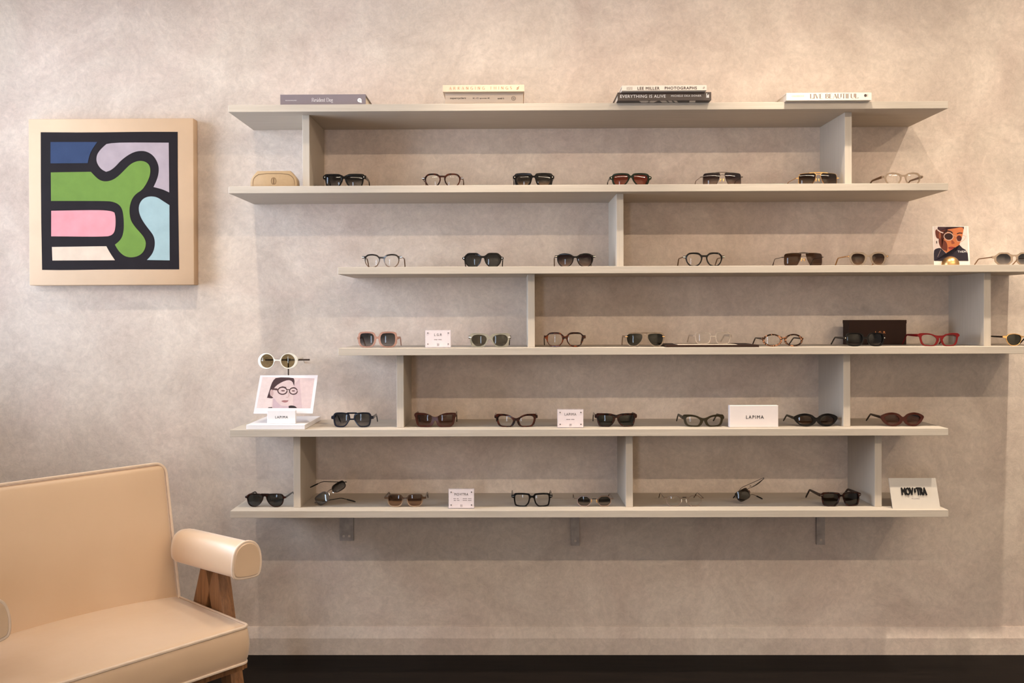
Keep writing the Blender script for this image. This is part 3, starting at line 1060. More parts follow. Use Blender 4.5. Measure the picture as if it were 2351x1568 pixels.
FORM = 0.0016                                   # face-form curve, per mm
def bend(x):
    return FORM * x * x
def mesh_obj(me, name, mat, parent, smooth=40):
    me.materials.clear()
    me.materials.append(mat)
    me.shade_smooth()
    me.set_sharp_from_angle(angle=math.radians(smooth))
    o = bpy.data.objects.new(name, me)
    COL.objects.link(o)
    o.parent = parent
    return o
MM = 0.001
def lens_mesh(poly, cx, cz, thick=1.8, rad=90.0, inset=1.2):
    """curved solid lens in metres; poly (mm) around 0,0 placed at cx,cz"""
    P = resample(poly, 44)
    n = len(P)
    rings = (1.0, 0.8, 0.55, 0.28)
    vs, fs = [], []
    for side in (0, 1):
        for s in rings:
            for x, z in P:
                xx, zz = x * s, z * s
                r2max = max(px * px + pz * pz for px, pz in P)
                sag = (r2max - (xx * xx + zz * zz)) / (2 * rad)
                y = bend(cx + xx) + inset + (thick if side else 0) - sag * 0.7 + 0.8
                vs.append(((cx + xx) * MM, y * MM, (cz + zz) * MM))
        r2max = max(px * px + pz * pz for px, pz in P)
        vs.append((cx * MM, (bend(cx) + inset + (thick if side else 0) - r2max / (2 * rad) * 0.7 + 0.8) * MM, cz * MM))
    B = len(rings) * n + 1
    for side in (0, 1):
        o = side * B
        for k in range(len(rings) - 1):
            for j in range(n):
                j2 = (j + 1) % n
                q = (o + k * n + j, o + k * n + j2, o + (k + 1) * n + j2, o + (k + 1) * n + j)
                fs.append(q if side else q[::-1])
        for j in range(n):
            j2 = (j + 1) % n
            k = len(rings) - 1
            q = (o + k * n + j, o + k * n + j2, o + B - 1)
            fs.append(q if side else q[::-1])
    for j in range(n):
        j2 = (j + 1) % n
        fs.append((j, j2, B + j2, B + j))
    return vs, fs

EYE_COUNT = [0]
def eyewear(label, row, px, kind='acetate', shape='square', w=140, lw=50, lh=40, dbl=18, rim=(4, 5, 3.5), oshape=None,
            bridge=(0.55, 3.0), topbar=None, end=(0.62, 4.0), frame=None, lens=None, temple=None, tmat=None, rivet=None,
            tth=(5, 3), it=3, cw=0.22, yaw=0.0, Y=-0.245, fold=(0, 0), rot=None, place=None, thick=4.5, k=3.6, pads=None, tip=None, zoff=0.0,
            drop=None, name=None, bar=None, oshift=0.0, twist=0.0, tdir=None):
    sun = lens is not L_CLEAR
    root = thing(name or ('sunglasses' if sun else 'eyeglasses'), label, 'sunglasses' if sun else 'eyeglasses',
                 group='eyewear displayed on the wall shelf')
    tmat = tmat or frame
    base = rounded(POLY[shape], it, cw)
    lp = [(x * lw / 2, z * lh / 2) for x, z in base]              # lens outline, nose towards -x
    acet = kind == 'acetate'
    side, top, bot = [v * 1.08 for v in rim] if acet else (1, 1, 1)
    cz = lh / 2 + bot
    cx = dbl / 2 + lw / 2
    ez = cz + end[0] * lh / 2
    bz = cz + bridge[0] * lh / 2
    H = lh + top + bot
    def mirror(poly, s):
        return [(x * s, z) for x, z in poly]
    if acet:
        ob = rounded(POLY[oshape or shape], it, cw)
        op = [(x * (lw / 2 + side), z * (lh / 2 + (top if z > 0 else bot))) for x, z in ob]
        g = 0.8
        xs = np.arange(-w / 2 - 10, w / 2 + 10.01, g)
        zs = np.arange(-6, H + 10, g)
        X, Z = np.meshgrid(xs, zs)
        F = None
        for s in (-1, 1):
            d = sd_poly(X, Z, [(cx * s + x + oshift * s, cz + z) for x, z in mirror(op, s)])
            F = d if F is None else smin(F, d, k)
            e = sd_cap(X, Z, s * (cx + lw / 2 - 2), ez, s * (w / 2 - end[1]), ez, end[1])
            F = smin(F, e, k)
        F = smin(F, sd_cap(X, Z, -dbl / 2 - 1, bz, dbl / 2 + 1, bz, bridge[1]), k * 1.5)
        if topbar:
            F = smin(F, sd_cap(X, Z, -dbl / 2 - 4, H - topbar, dbl / 2 + 4, H - topbar, topbar), 1.0)
        F = np.maximum(F, -(Z - 0.0))                               # flat underside where it stands
        loops = contours(F, xs, zs)
        outer = []
        for l in loops:
            xs_ = [p[0] for p in l]
            zs_ = [p[1] for p in l]
            per = (max(xs_) - min(xs_) + max(zs_) - min(zs_)) * 2
            outer.append(resample(l, max(24, int(per / 2.0))))
        holes = [resample([(cx * s + x, cz + z) for x, z in mirror(lp, s)], 44) for s in (-1, 1)]
        me = plate(outer + holes, thick, min(0.9, thick * 0.2))
        for v in me.vertices:
            x, z, d = v.co
            v.co = (x * MM, (bend(x) - d) * MM, z * MM)
        fr = mesh_obj(me, 'frame_front', frame, root)
    else:
        m = MB()
        r = rim[0] if rim else 0.9
        for s in (-1, 1):
            if kind == 'wire':
                P = resample([(cx * s + x, cz + z) for x, z in mirror(lp, s)], 44)
                m.sweep([(x * MM, bend(x) * MM, z * MM) for x, z in P], r * MM, r * MM * 1.1, 6, closed=True)
            xe = cx + lw / 2
            me_ = m if kind == 'wire' else MB()
            me_.sweep([(s * (xe - 1) * MM, bend(xe) * MM - 0.0004, ez * MM), (s * (w / 2 - 1) * MM, bend(xe) * MM, ez * MM),
                     (s * (w / 2) * MM, (bend(xe) + 4) * MM, ez * MM)], 1.3 * MM, 1.6 * MM, 6)
            if me_ is not m:
                me_.build('hinge_bracket', frame, root, smooth=True)
        xb = dbl / 2 + 1.0
        m.sweep([(x * MM, -0.0005, (bz + 2.0 * (1 - (x / xb) ** 2)) * MM) for x in np.linspace(-xb, xb, 9)], bridge[1] * MM, bridge[1] * MM, 6)
        if topbar:
            xt = dbl / 2 + topbar[1]
            zt = cz + topbar[0] * lh / 2
            m.sweep([(x * MM, -0.0012, (zt + 1.6 * (1 - (x / xt) ** 2)) * MM) for x in np.linspace(-xt, xt, 11)], topbar[2] * MM, topbar[2] * MM * 1.2, 6)
        fr = m.build('frame_front' if kind == 'wire' else 'bridge', frame, root, smooth=True)
        if bar:
            b = MB()
            b.sweep([(x * MM, -0.0018, (bz + 1.8) * MM) for x in (-dbl * .28, dbl * .28)], 1.5 * MM, 1.5 * MM, 8).build('bridge_wrap', bar, root, smooth=True)
    for s in (-1, 1):
        vs, fs = lens_mesh(mirror(lp, s), cx * s, cz, inset=0.3 if acet else -1.2)
        if s < 0:
            fs = [f[::-1] for f in fs]
        MB().add(vs, fs).build('lens', lens, root, smooth=True)
    # temples
    dr = drop if drop is not None else (ez - tth[1]) * 1.0
    yh = bend(w / 2 - 2) + (1.5 if acet else 3.0)
    ang = math.asin(max(0.1, min(0.85, dr / 50.0)))
    for i, s in enumerate((-1, 1)):
        path, hh = [], []
        for y, dz in ((0, 0), (12, 0), (40, 0), (70, 0), (88, 0)):
            path.append((y, dz))
        for a in range(1, 9):
            f = a / 8
            if a <= 3:
                ya, za = path[-1]
                th = ang * f * 8 / 3
                path.append((ya + 6 * math.cos(th), za - 6 * math.sin(th)))
            else:
                ya, za = path[-1]
                path.append((ya + 8.2 * math.cos(ang), za - 8.2 * math.sin(ang)))
        low = path[-1][1]
        path = [(y, z * (dr / -low)) for y, z in path]
        nP = len(path)
        h0, h1 = tth
        hs = [h0 + (h1 - h0) * min(1, max(0, (i2 - 1) / 3.0)) for i2 in range(nP)]
        hs[-1] *= 0.7
        ws = [2.0 if acet else h0] * nP
        if not acet:
            hs = [h0] * nP
        pts = [(-0.9 * s * (y / 140.0) ** 2 * 5 * MM, y * MM, z * MM) for y, z in path]
        t = MB().sweep(pts, [v * MM for v in ws], [v * MM for v in hs], 8, up=(0, 0, 1)).build('temple', tmat, root, smooth=True)
        t.location = (s * (w / 2 - (2.2 if acet else 0.2)) * MM, yh * MM, ez * MM)
        t.rotation_euler = (0, 0, math.radians(fold[i]) * s)
        if not acet:
            tp = MB().sweep(pts[-5:], [1.5 * MM] * 5, [2.4 * MM] * 4 + [1.6 * MM], 8, up=(0, 0, 1)).build('temple_tip', tip or K_TIP, t, smooth=True)
        if rivet:
            xr = w / 2 - end[1] - 1.0
            m = MB()
            if rivet[1] == 'bar':
                m.box((s * xr * MM - 0.0042, (bend(xr) - thick / 2) * MM - 0.0009, (ez - 1.1) * MM), (s * xr * MM + 0.0042, (bend(xr) - thick / 2) * MM + 0.0006, (ez + 1.1) * MM))
            else:
                q = 2.1 if rivet[1] == 'diamond' else 1.7
                nn = 4 if rivet[1] == 'diamond' else 10
                poly = [(s * xr * MM + q * MM * math.cos(2 * math.pi * a / nn), ez * MM + q * 1.1 * MM * math.sin(2 * math.pi * a / nn)) for a in range(nn)]
                m.prism(poly, (bend(xr) - thick / 2) * MM - 0.0008, (bend(xr) - thick / 2) * MM + 0.0006)
            m.build('rivet', rivet[0], root)
        if pads:
            m = MB()
            xp = dbl / 2 - 3.0
            zp = cz - 0.02 * lh
            m.sweep([(s * (dbl / 2 - 0.3) * MM, 0.001, (zp + 4) * MM), (s * (xp + 1) * MM, 0.005, (zp + 2) * MM), (s * xp * MM, 0.006, zp * MM)], 0.5 * MM, 0.5 * MM, 6)
            m.sweep([(s * (xp + 1.5) * MM, 0.0065, (zp - 5) * MM), (s * xp * MM, 0.006, zp * MM), (s * (xp - 1) * MM, 0.0065, (zp + 5) * MM)], [1.0 * MM, 1.3 * MM, 1.0 * MM], [1.6 * MM, 2.6 * MM, 1.6 * MM], 8)
            m.build('nose_pad', pads, root, smooth=True)
    if twist:                                   # front halves turned against each other at the bridge
        def tw(co):
            f = max(0.0, min(1.0, (co[0] / MM + dbl * 0.2) / (dbl * 0.4)))
            a = math.radians(twist) * f
            y_, z_ = co[1], co[2] - bz * MM
            return (co[0], y_ * math.cos(a) - z_ * math.sin(a), y_ * math.sin(a) + z_ * math.cos(a) + bz * MM)
        for o in root.children:
            if o.name.startswith('temple'):
                o.location = tw(o.location)
            else:
                for v in o.data.vertices:
                    v.co = tw(v.co)
    if tdir:
        R0 = Euler([math.radians(a) for a in rot]).to_matrix()
        for o, d in zip([c for c in root.children if c.name.startswith('temple')], tdir):
            y_ = Vector(d).normalized()
            x_ = y_.cross(Vector((0, 0, 1))).normalized()
            M_ = Matrix((x_, y_, x_.cross(y_))).transposed()
            o.rotation_euler = (R0.inverted() @ M_).to_euler()
    # pose and put down on the board
    if rot:
        root.rotation_euler = Euler([math.radians(a) for a in rot])
    else:
        root.rotation_euler = (0, 0, math.radians(yaw))
    if place is None:
        X = at(px, 700, Y).x
        root.location = (X, Y, ZS[row] + zoff)
        bpy.context.view_layer.update()
        zmin = min((o.matrix_world @ v.co).z for o in root.children_recursive if o.type == 'MESH' for v in o.data.vertices)
        root.location.z += ZS[row] + zoff + 0.0002 - zmin
    else:
        root.location = place
    EYE_COUNT[0] += 1
    return root

SR, SD_, GR = (K_SILVER, 'round'), (K_SILVER, 'diamond'), (K_GOLD, 'diamond')
SB = (K_SILVER, 'bar')
# --- second board from the top
eyewear('chunky black square sunglasses with grey lenses beside the beige case bay', 2, 791, shape='wayfarer', oshape='brow', w=150, lw=54, lh=39, dbl=18, rim=(5, 6, 4), bridge=(0.66, 4), end=(0.78, 6), frame=K_BLACK, lens=L_GREYG, tth=(7, 4), rivet=SR, cw=.13)
eyewear('dark tortoise round eyeglasses with stepped silver hinges on the second board', 2, 1017, shape='panto', oshape='hex', w=144, lw=47, lh=40, dbl=21, rim=(4.5, 5, 4), bridge=(0.72, 3), end=(0.45, 3.6), frame=K_TORTR, lens=L_CLEAR, tmat=K_BRONZE, tth=(2.4, 2), rivet=SB, k=1.5)
eyewear('black square sunglasses with grey brown fading lenses and a shiny keyhole bridge', 2, 1226, shape='hex', oshape='square', w=144, lw=49, lh=38, dbl=22, rim=(6, 7, 4), bridge=(0.72, 3), end=(0.66, 5.5), frame=K_BLACK, lens=L_GBG, tth=(6, 3.5), rivet=SR, cw=.15)
eyewear('dark green sunglasses with brick red lenses', 2, 1449, shape='aviator', w=146, lw=49, lh=37, dbl=19, rim=(6, 6, 4), bridge=(0.66, 3), end=(0.5, 5.5), frame=K_DGREEN, lens=L_RED, tth=(5, 3.2), rivet=SD_)
eyewear('thin dark metal aviator sunglasses with plum fading lenses and a double bridge', 2, 1659, kind='wire', shape='navigator', w=146, lw=57, lh=46, dbl=16, rim=(0.9,), bridge=(0.6, 0.9), topbar=(1.0, 16, 1.1), end=(0.42, 2), frame=K_GUN, lens=L_PURPG, tmat=K_BRONZE, tth=(1.1, 1), pads=K_GOLD, it=3, cw=.12)
eyewear('gold metal aviator sunglasses with brown fading lenses', 2, 1879, kind='wire', shape='navigator', w=148, lw=58, lh=43, dbl=15, rim=(1.2,), bridge=(0.72, 1.1), topbar=(1.02, 24, 1.3), end=(0.25, 2), frame=K_GOLD, lens=L_BRNG, tmat=K_GOLD, tth=(1.2, 1), pads=K_GOLD, it=3, cw=.16)
eyewear('see-through champagne eyeglasses on the right end of the second board', 2, 2074, shape='panto', w=144, lw=46, lh=36, dbl=21, rim=(4.5, 5, 4), bridge=(0.66, 3), end=(0.5, 4), frame=K_CHAMP, lens=L_CLEAR, tmat=K_BRONZE, tth=(4.5, 3), rivet=(K_GUN, 'round'), cw=.18)
# --- third board
M_FADE = fade('acetate_black_to_clear', (0.010, 0.008, 0.008), (0.22, 0.13, 0.08), 0.45)
eyewear('black eyeglasses fading to clear brown below, silver hinges', 3, 877, shape='panto', oshape='panto', w=142, lw=47, lh=40, dbl=20, rim=(3.2, 5, 2.6), bridge=(0.62, 3), end=(0.72, 3.8), frame=M_FADE, lens=L_CLEAR, tmat=K_BRONZE, tth=(2.2, 1.8), rivet=SB, k=2)
eyewear('black six-sided sunglasses with dark grey lenses', 3, 1109, shape='hex', w=144, lw=52, lh=41, dbl=18, rim=(4, 6, 3), bridge=(0.62, 3.4), end=(0.42, 4.5), frame=K_BLACK, lens=L_DARK, tmat=K_GUN, tth=(3, 2.2), rivet=SR, cw=.15)
eyewear('black sunglasses with plum fading lenses and silver hinge bars', 3, 1321, shape='panto', w=143, lw=50, lh=40, dbl=18, rim=(3.5, 5, 2.4), bridge=(0.62, 2.8), end=(0.74, 3.8), frame=K_BLACK, lens=L_PURPG, tmat=K_BRONZE, tth=(2, 1.7), rivet=SB)
eyewear('black geometric eyeglasses with clear lenses and silver hinge bars', 3, 1617, shape='panto', oshape='hex', w=146, lw=48, lh=40, dbl=22, rim=(4.5, 5, 3.6), bridge=(0.62, 3.2), end=(0.5, 4), frame=K_BLACK, lens=L_CLEAR, tmat=K_BRONZE, tth=(2.2, 1.8), rivet=SB, cw=.18, k=1.5)
eyewear('rimless brown aviator sunglasses with a dark riveted double bridge', 3, 1845, kind='rimless', shape='navigator', w=142, lw=58, lh=45, dbl=15, bridge=(0.42, 1.0), topbar=(0.92, 9, 1.9), end=(0.35, 2), frame=K_GUN, lens=L_BROWN, tmat=K_GUN, tth=(1.1, 1), pads=K_GOLD, cw=.16, tip=K_TIP)
eyewear('pale champagne crystal sunglasses with brown fading lenses', 3, 1994, shape='panto', oshape='hex', w=144, lw=45, lh=39, dbl=24, rim=(6, 5, 4), bridge=(0.6, 2.6), end=(0.52, 4.2), frame=K_CHAMP, lens=L_BRNG, tmat=K_GOLD, tth=(2.2, 1.8), rivet=(K_GOLD, 'round'), cw=.18)
eyewear('clear octagonal sunglasses with grey fading lenses beside the portrait card', 3, 2329, shape='octagon', w=148, lw=46, lh=36, dbl=25, rim=(6, 4.5, 4), bridge=(0.66, 2.8), end=(0.38, 4.2), frame=K_CHAMP, lens=L_GREYG, tmat=K_BRONZE, tth=(2.2, 1.8), it=2, cw=.12)
# --- fourth board
eyewear('oversized pink crystal sunglasses with grey fading lenses', 4, 866, shape='bigsquare', w=143, lw=50, lh=46, dbl=22, rim=(6.5, 5, 4), bridge=(0.32, 3), end=(0.25, 4), frame=K_PINK, lens=L_GREYG, tmat=K_PINK, tth=(5, 3), rivet=(K_BRONZE, 'round'))
eyewear('clear crystal sunglasses with olive lenses', 4, 1124, shape='panto', oshape='wayfarer', w=148, lw=52, lh=40, dbl=21, rim=(7, 5, 3.5), bridge=(0.4, 3.2), end=(0.55, 4.6), frame=K_CLEARG, lens=L_OLV, tmat=K_TORTD, tth=(6, 4), rivet=(K_SILVER, 'bar'))
eyewear('amber tortoise square eyeglasses with clear lenses', 4, 1297, shape='bigsquare', oshape='hex', w=145, lw=49, lh=40, dbl=20, rim=(6, 5.5, 5), bridge=(0.42, 3.6), end=(0.48, 5), frame=K_TORT, lens=L_CLEAR, tmat=K_TORTD, tth=(6, 4), cw=.18)
eyewear('pale crystal aviator sunglasses with dark green lenses and a straight brow', 4, 1481, shape='aviator', w=138, lw=53, lh=42, dbl=19, rim=(4.5, 4.5, 3.5), bridge=(0.70, 2.8), topbar=2.2, end=(0.5, 4), frame=K_CHAMP, lens=L_GREEN, tmat=K_CHAMP, tth=(4.5, 3), rivet=(K_GOLD, 'bar'))
eyewear('thin pale crystal rectangular eyeglasses standing on a flat brown case', 4, 1637, shape='lrect', w=134, lw=48, lh=36, dbl=22, rim=(2.4, 2.2, 2.2), bridge=(0.34, 1.6), end=(0.42, 2.4), frame=K_CLEAR, lens=L_CLEAR, tmat=K_CLEAR, tth=(4.5, 3), zoff=0.009, Y=-0.235, k=1.0)
eyewear('mottled blond and black tortoise oval eyeglasses', 4, 1798, shape='round', w=144, lw=52, lh=34, dbl=21, rim=(6.5, 4.6, 4.2), bridge=(0.48, 3), end=(0.35, 4), frame=K_TORTP, lens=L_CLEAR, tmat=K_TORTD, tth=(3.5, 2.6), Y=-0.255)
eyewear('black rounded sunglasses with dark fading lenses in front of the brown box', 4, 1987, shape='bigsquare', w=144, lw=50, lh=39, dbl=21, rim=(4.6, 3.6, 3.6), bridge=(0.3, 2.6), end=(0.28, 4), frame=K_BLACK, lens=L_PURPD, tmat=K_BLACK, tth=(4, 3), rivet=SR, Y=-0.262)
eyewear('bright red eyeglasses with clear lenses', 4, 2157, shape='cat', oshape='catout', w=144, lw=49, lh=36, dbl=21, rim=(7.4, 5, 3.4), bridge=(0.6, 3.8), end=(0.86, 4.6), frame=K_RED, lens=L_CLEAR, tmat=K_RED, tth=(5, 3), Y=-0.262)
eyewear('tortoise sunglasses with gold-edged round dark green lenses near the end upright', 4, 2352, shape='panto', w=142, lw=46, lh=38, dbl=24, rim=(2.2, 2.2, 2), bridge=(0.55, 2), end=(0.52, 4), frame=K_GOLD, lens=L_GREEN, tmat=K_TORTD, tth=(3, 2.4), Y=-0.255)
# --- fifth board
eyewear('thick navy black sunglasses with an open double bridge beside the white stand', 5, 807, shape='navcut', w=148, lw=50, lh=42, dbl=22, rim=(4.6, 4.8, 4.6), bridge=(0.12, 2.6), topbar=2.6, end=(0.36, 5.5), frame=K_NAVY, lens=L_GREYG, tmat=K_NAVY, tth=(6, 4), cw=.17, k=1.6)
eyewear('wine brown square cat-eye sunglasses with fading lenses', 5, 998, shape='wayfarer', oshape='catout', w=146, lw=52, lh=38, dbl=21, rim=(8.4, 6, 5), bridge=(0.36, 4.6), end=(0.86, 5.5), frame=K_BURG, lens=L_BURG, tmat=K_BURG, tth=(6, 4), cw=.16)
eyewear('dark red tortoise cat-eye eyeglasses with clear lenses', 5, 1184, shape='cat', oshape='catout', w=151, lw=50, lh=35, dbl=22, rim=(8.4, 6.5, 3.4), bridge=(0.36, 3.2), end=(0.80, 5.2), frame=K_TORTR, lens=L_CLEAR, tmat=K_TORTD, tth=(6, 4))
eyewear('thick dark tortoise straight-browed sunglasses with dark green lenses', 5, 1414, shape='wayfarer', oshape='brow', w=147, lw=51, lh=36, dbl=20, rim=(6, 6.5, 3.6), bridge=(0.78, 5), end=(0.80, 6.5), frame=K_TORTD, lens=L_GREEN, tmat=K_TORTD, tth=(7, 4.5), cw=.12)
eyewear('dark olive cat-eye eyeglasses with clear lenses', 5, 1615, shape='cat', oshape='catout', w=146, lw=48, lh=30, dbl=24, rim=(9.4, 7, 4.4), bridge=(0.46, 3.4), end=(0.78, 5), frame=K_OLIVE, lens=L_CLEAR, tmat=K_OLIVE, tth=(6, 4), Y=-0.25)
eyewear('black narrow oval sunglasses with brown lenses', 5, 1874, shape='round', oshape='catoval', w=150, lw=50, lh=31, dbl=26, rim=(11.4, 7, 6), bridge=(0.28, 3.6), end=(0.40, 5), frame=K_BLACK, lens=L_BROWN, tmat=K_OLIVE, tth=(5, 3.6), Y=-0.25)
eyewear('translucent chestnut cat-eye sunglasses with brown fading lenses', 5, 2073, shape='catoval', oshape='catoval', w=150, lw=49, lh=34, dbl=25, rim=(11.4, 7, 6), bridge=(0.3, 3.6), end=(0.45, 5), frame=K_BURG, lens=L_BURG, tmat=K_TORTD, tth=(5, 3.6), Y=-0.25)
# --- lowest board
eyewear('flat-topped dark tortoise sunglasses with grey green lenses on the left end of the lowest board', 6, 606, shape='aviator', w=146, lw=54, lh=41, dbl=16, rim=(3, 3.5, 2.2), bridge=(0.86, 3), topbar=2.2, end=(0.5, 3.4), frame=K_TORTD, lens=L_DARK, tmat=K_TORTD, tth=(3.4, 2.6), yaw=-3)
eyewear('brown-topped crystal sunglasses with two-tone rose gold lenses', 6, 928, shape='bigsquare', w=146, lw=47, lh=38, dbl=21, rim=(3.6, 3.4, 3), bridge=(0.4, 2.6), end=(0.42, 4), frame=fade('acetate_brown_to_clear', (0.07, 0.035, 0.018), (0.50, 0.34, 0.22), 0.5), lens=L_ROSE, tmat=K_TORTD, tth=(4, 3))
eyewear('black square eyeglasses with pale hinge bars and metal bridge plate', 6, 1220, shape='square', w=144, lw=47, lh=38, dbl=22, rim=(5, 5.5, 3.6), bridge=(0.62, 3.2), end=(0.66, 5), frame=K_BLACK, lens=L_CLEAR, tmat=K_TORTD, tth=(5, 3.4), rivet=SB, cw=.16)
eyewear('small octagonal metal sunglasses with grey lenses, the lit board behind painted into their lower half', 6, 1363, kind='wire', shape='octagon', w=134, lw=45, lh=34, dbl=25, rim=(1.7,), bridge=(0.4, 0.9), end=(0.4, 2), frame=K_ROSE, lens=L_GREYHALF, tmat=K_BRONZE, tth=(0.9, 0.9), pads=K_GOLD, bar=K_GUN, it=2, cw=.1)
eyewear('thin wire octagonal eyeglasses with a black wrapped bridge', 6, 1570, kind='wire', shape='octagon', w=136, lw=48, lh=35, dbl=24, rim=(0.8,), bridge=(0.66, 0.8), end=(0.52, 2), frame=K_ROSE, lens=L_CLEAR, tmat=K_GUN, tth=(0.9, 0.9), pads=K_SILVER, bar=K_GUN, it=2, cw=.07)
eyewear('dark brown square sunglasses with black green lenses beside the tilted name panel', 6, 1931, shape='square', w=148, lw=52, lh=40, dbl=20, rim=(4.5, 5, 3.6), bridge=(0.66, 3), end=(0.72, 4.6), frame=K_TORTD, lens=L_BRND, tmat=K_TORTD, tth=(5.5, 4), rivet=SB, yaw=4, cw=.15)
eyewear('slim black metal sunglasses propped on one end with half-folded temples and blue grey lenses', 6, 764, kind='wire', shape='bigsquare', w=130, lw=47, lh=36, dbl=22, rim=(1.6,), bridge=(0.4, 1.2), end=(0.2, 2), frame=K_GUN, lens=L_BLUEG, tmat=K_BLACK, tth=(1.3, 1.2), pads=K_SILVER, tip=K_BLACK, rot=(-12, -34, 10), twist=-35, tdir=((0.92, 0.38, 0.10), (-0.95, 0.30, -0.03)), Y=-0.215)
eyewear('thin wire sunglasses tipped up on one end showing a deep brown lens', 6, 1731, kind='wire', shape='lrect', w=124, lw=48, lh=37, dbl=20, rim=(0.9,), bridge=(0.5, 0.9), end=(0.2, 2), frame=K_GUN, lens=L_BRND, tmat=K_GUN, tth=(1.0, 0.9), pads=K_TIP, tip=K_BLACK, rot=(-14, -27, 6), twist=84, tdir=((0.80, 0.58, 0.02), (-0.62, 0.55, -0.44)), Y=-0.21)

# ------------------------------------------------------------------ white brand stand with photo card and round sunglasses
M_WHITE = plain('white_lacquer', (0.74, 0.70, 0.69), 0.35, noise=0.01)
M_CARD = plain('white_card', (0.66, 0.58, 0.55), 0.6, noise=0.01)
M_INK = plain('black_ink', (0.012, 0.011, 0.012), 0.6, noise=0.02)
M_GREYINK = plain('grey_ink', (0.16, 0.13, 0.13), 0.6, noise=0.02)
bl, brr = at(565.5, 984, -0.300), at(700, 984, -0.300)
sb = thing('display_stand', 'white brand stand with slab foot, upright block and dark metal bar', 'display stand', ((bl.x + brr.x) / 2, -0.300, ZS[5] + 0.0002))
hw = (brr.x - bl.x) / 2
o = MB().box((-hw, 0, 0), (hw, 0.262, 0.0165)).build('base_slab', M_WHITE, sb)
bevel_mesh(o, 0.0012, 1)
bx0, bx1 = at(614, 960, -0.27).x - sb.location.x, at(679, 960, -0.27).x - sb.location.x
o = MB().box((bx0, 0.026, 0.0165), (bx1, 0.0405, 0.0165 + 0.046)).build('name_block', M_WHITE, sb)
bevel_mesh(o, 0.0012, 1)
text_mesh('name_print', 'LAPIMA', M_INK, o, ((bx0 + bx1) / 2 + 0.001, 0.0258, 0.0165 + 0.023), 0.0435, 0.0085, bold=0.008, space=1.25)
rodx = at(662, 830, -0.12).x - sb.location.x
rz = at(662, 826, -0.12).z - sb.location.z
K_ROD = plain('dark_bronze_rod', (0.07, 0.05, 0.04), 0.35, 1.0, noise=0.05)
MB().sweep([(rodx, 0.18, 0.0165), (rodx, 0.18, rz)], 0.0025, 0.0025, 10).build('post', K_ROD, sb, smooth=True)
ba, bb_ = at(609, 826, -0.12).x - sb.location.x, at(711, 826, -0.12).x - sb.location.x
cb = MB().sweep([(ba, 0.18, rz), (bb_, 0.18, rz)], 0.003, 0.003, 10)
cb.sweep([(rodx - 0.008, 0.18, rz), (rodx + 0.008, 0.18, rz)], 0.005, 0.005, 10)
cb.build('cross_bar', K_ROD, sb, smooth=True)
eyewear('round ivory sunglasses with khaki lenses hung on the bar of the white stand', 5, 637, shape='round', oshape='round', w=140, lw=48, lh=49, dbl=27, rim=(6, 3.6, 3.6), oshift=3.5, bridge=(0.12, 2.6), end=(0.25, 5), frame=K_WHITE, lens=L_KHAKI, tmat=K_WHITE, tth=(4, 3), thick=5,
        place=(at(637, 830, -0.15).x, -0.150, at(637, 847, -0.15).z), drop=20)

# photo card leaning back against the block
PRINT = [0.62]
def flat_picture(layers, w, h, parent, y=-0.0011, name='photo_print'):
    """printed picture: flat colour areas in picture coordinates 0..1 (origin top left), each a hair above the last"""
    m = MB()
    for i, (col, pts, it) in enumerate(layers):
        mat = plain('print_%s_%d_%d_%d' % ((parent.name,) + col), [v_ * PRINT[0] for v_ in srgb(*col)], 0.6, spec=0.2, noise=0.05, nscale=60)
        if pts[0] == 'strip':
            a = [(x * w - w / 2, y - 0.00003 * i, h - v * h) for x, v in pts[1] + pts[2]]
            n_ = len(pts[1])
            m.add(a, [(q, q + 1, n_ + q + 1, n_ + q) for q in range(n_ - 1)], mat)
            continue
        P = smooth_poly([(x * w - w / 2, h - v * h) for x, v in pts], it, 75) if it else [(x * w - w / 2, h - v * h) for x, v in pts]
        yy = y - 0.00003 * i
        a = [(p[0], yy, p[1]) for p in P]
        bm = bmesh.new()
        vs = [bm.verts.new(p) for p in a]
        f = bm.faces.new(vs)
        r = bmesh.ops.triangulate(bm, faces=[f])
        bm.verts.index_update()
        m.add([v.co[:] for v in bm.verts], [tuple(v.index for v in t.verts) for t in bm.faces], mat)
        bm.free()
    o = m.build(name, None, parent, fix=False)
    for p in o.data.polygons:
        if p.normal.y > 0:
            p.flip()
    return o
def mapped(fn, p):
    if p[0] == 'strip':
        return ('strip', [fn(*q) for q in p[1]], [fn(*q) for q in p[2]])
    return [fn(*q) for q in p]
def strip(pts, wd):
    """closed outline of a drawn line"""
    L, R = [], []
    for i in range(len(pts)):
        a, b = pts[max(i - 1, 0)], pts[min(i + 1, len(pts) - 1)]
        dx, dy = b[0] - a[0], b[1] - a[1]
        l = math.hypot(dx, dy) or 1
        L.append((pts[i][0] - dy / l * wd / 2, pts[i][1] + dx / l * wd / 2))
        R.append((pts[i][0] + dy / l * wd / 2, pts[i][1] - dx / l * wd / 2))
    return ('strip', L, R)
def ell(cx, cy, rx, ry, a0=0, a1=360, n=18):
    return [(cx + rx * math.cos(math.radians(a0 + (a1 - a0) * i / n)), cy + ry * math.sin(math.radians(a0 + (a1 - a0) * i / n))) for i in range(n + (0 if a1 - a0 == 360 else 1))]
cbl, ctl = at(582, 950, -0.256), at(597, 862, -0.168)
cbr = at(718, 950.5, -0.256)
cw_ = cbr.x - cbl.x
chh = math.hypot(0.088, ctl.z - cbl.z)
card = thing('photo_card', 'white bordered photograph of a woman wearing glasses, leaning on the white stand', 'photograph', ((cbl.x + cbr.x) / 2, -0.256, cbl.z))
card.rotation_euler = (-math.atan2(0.088, ctl.z - cbl.z), 0, 0)
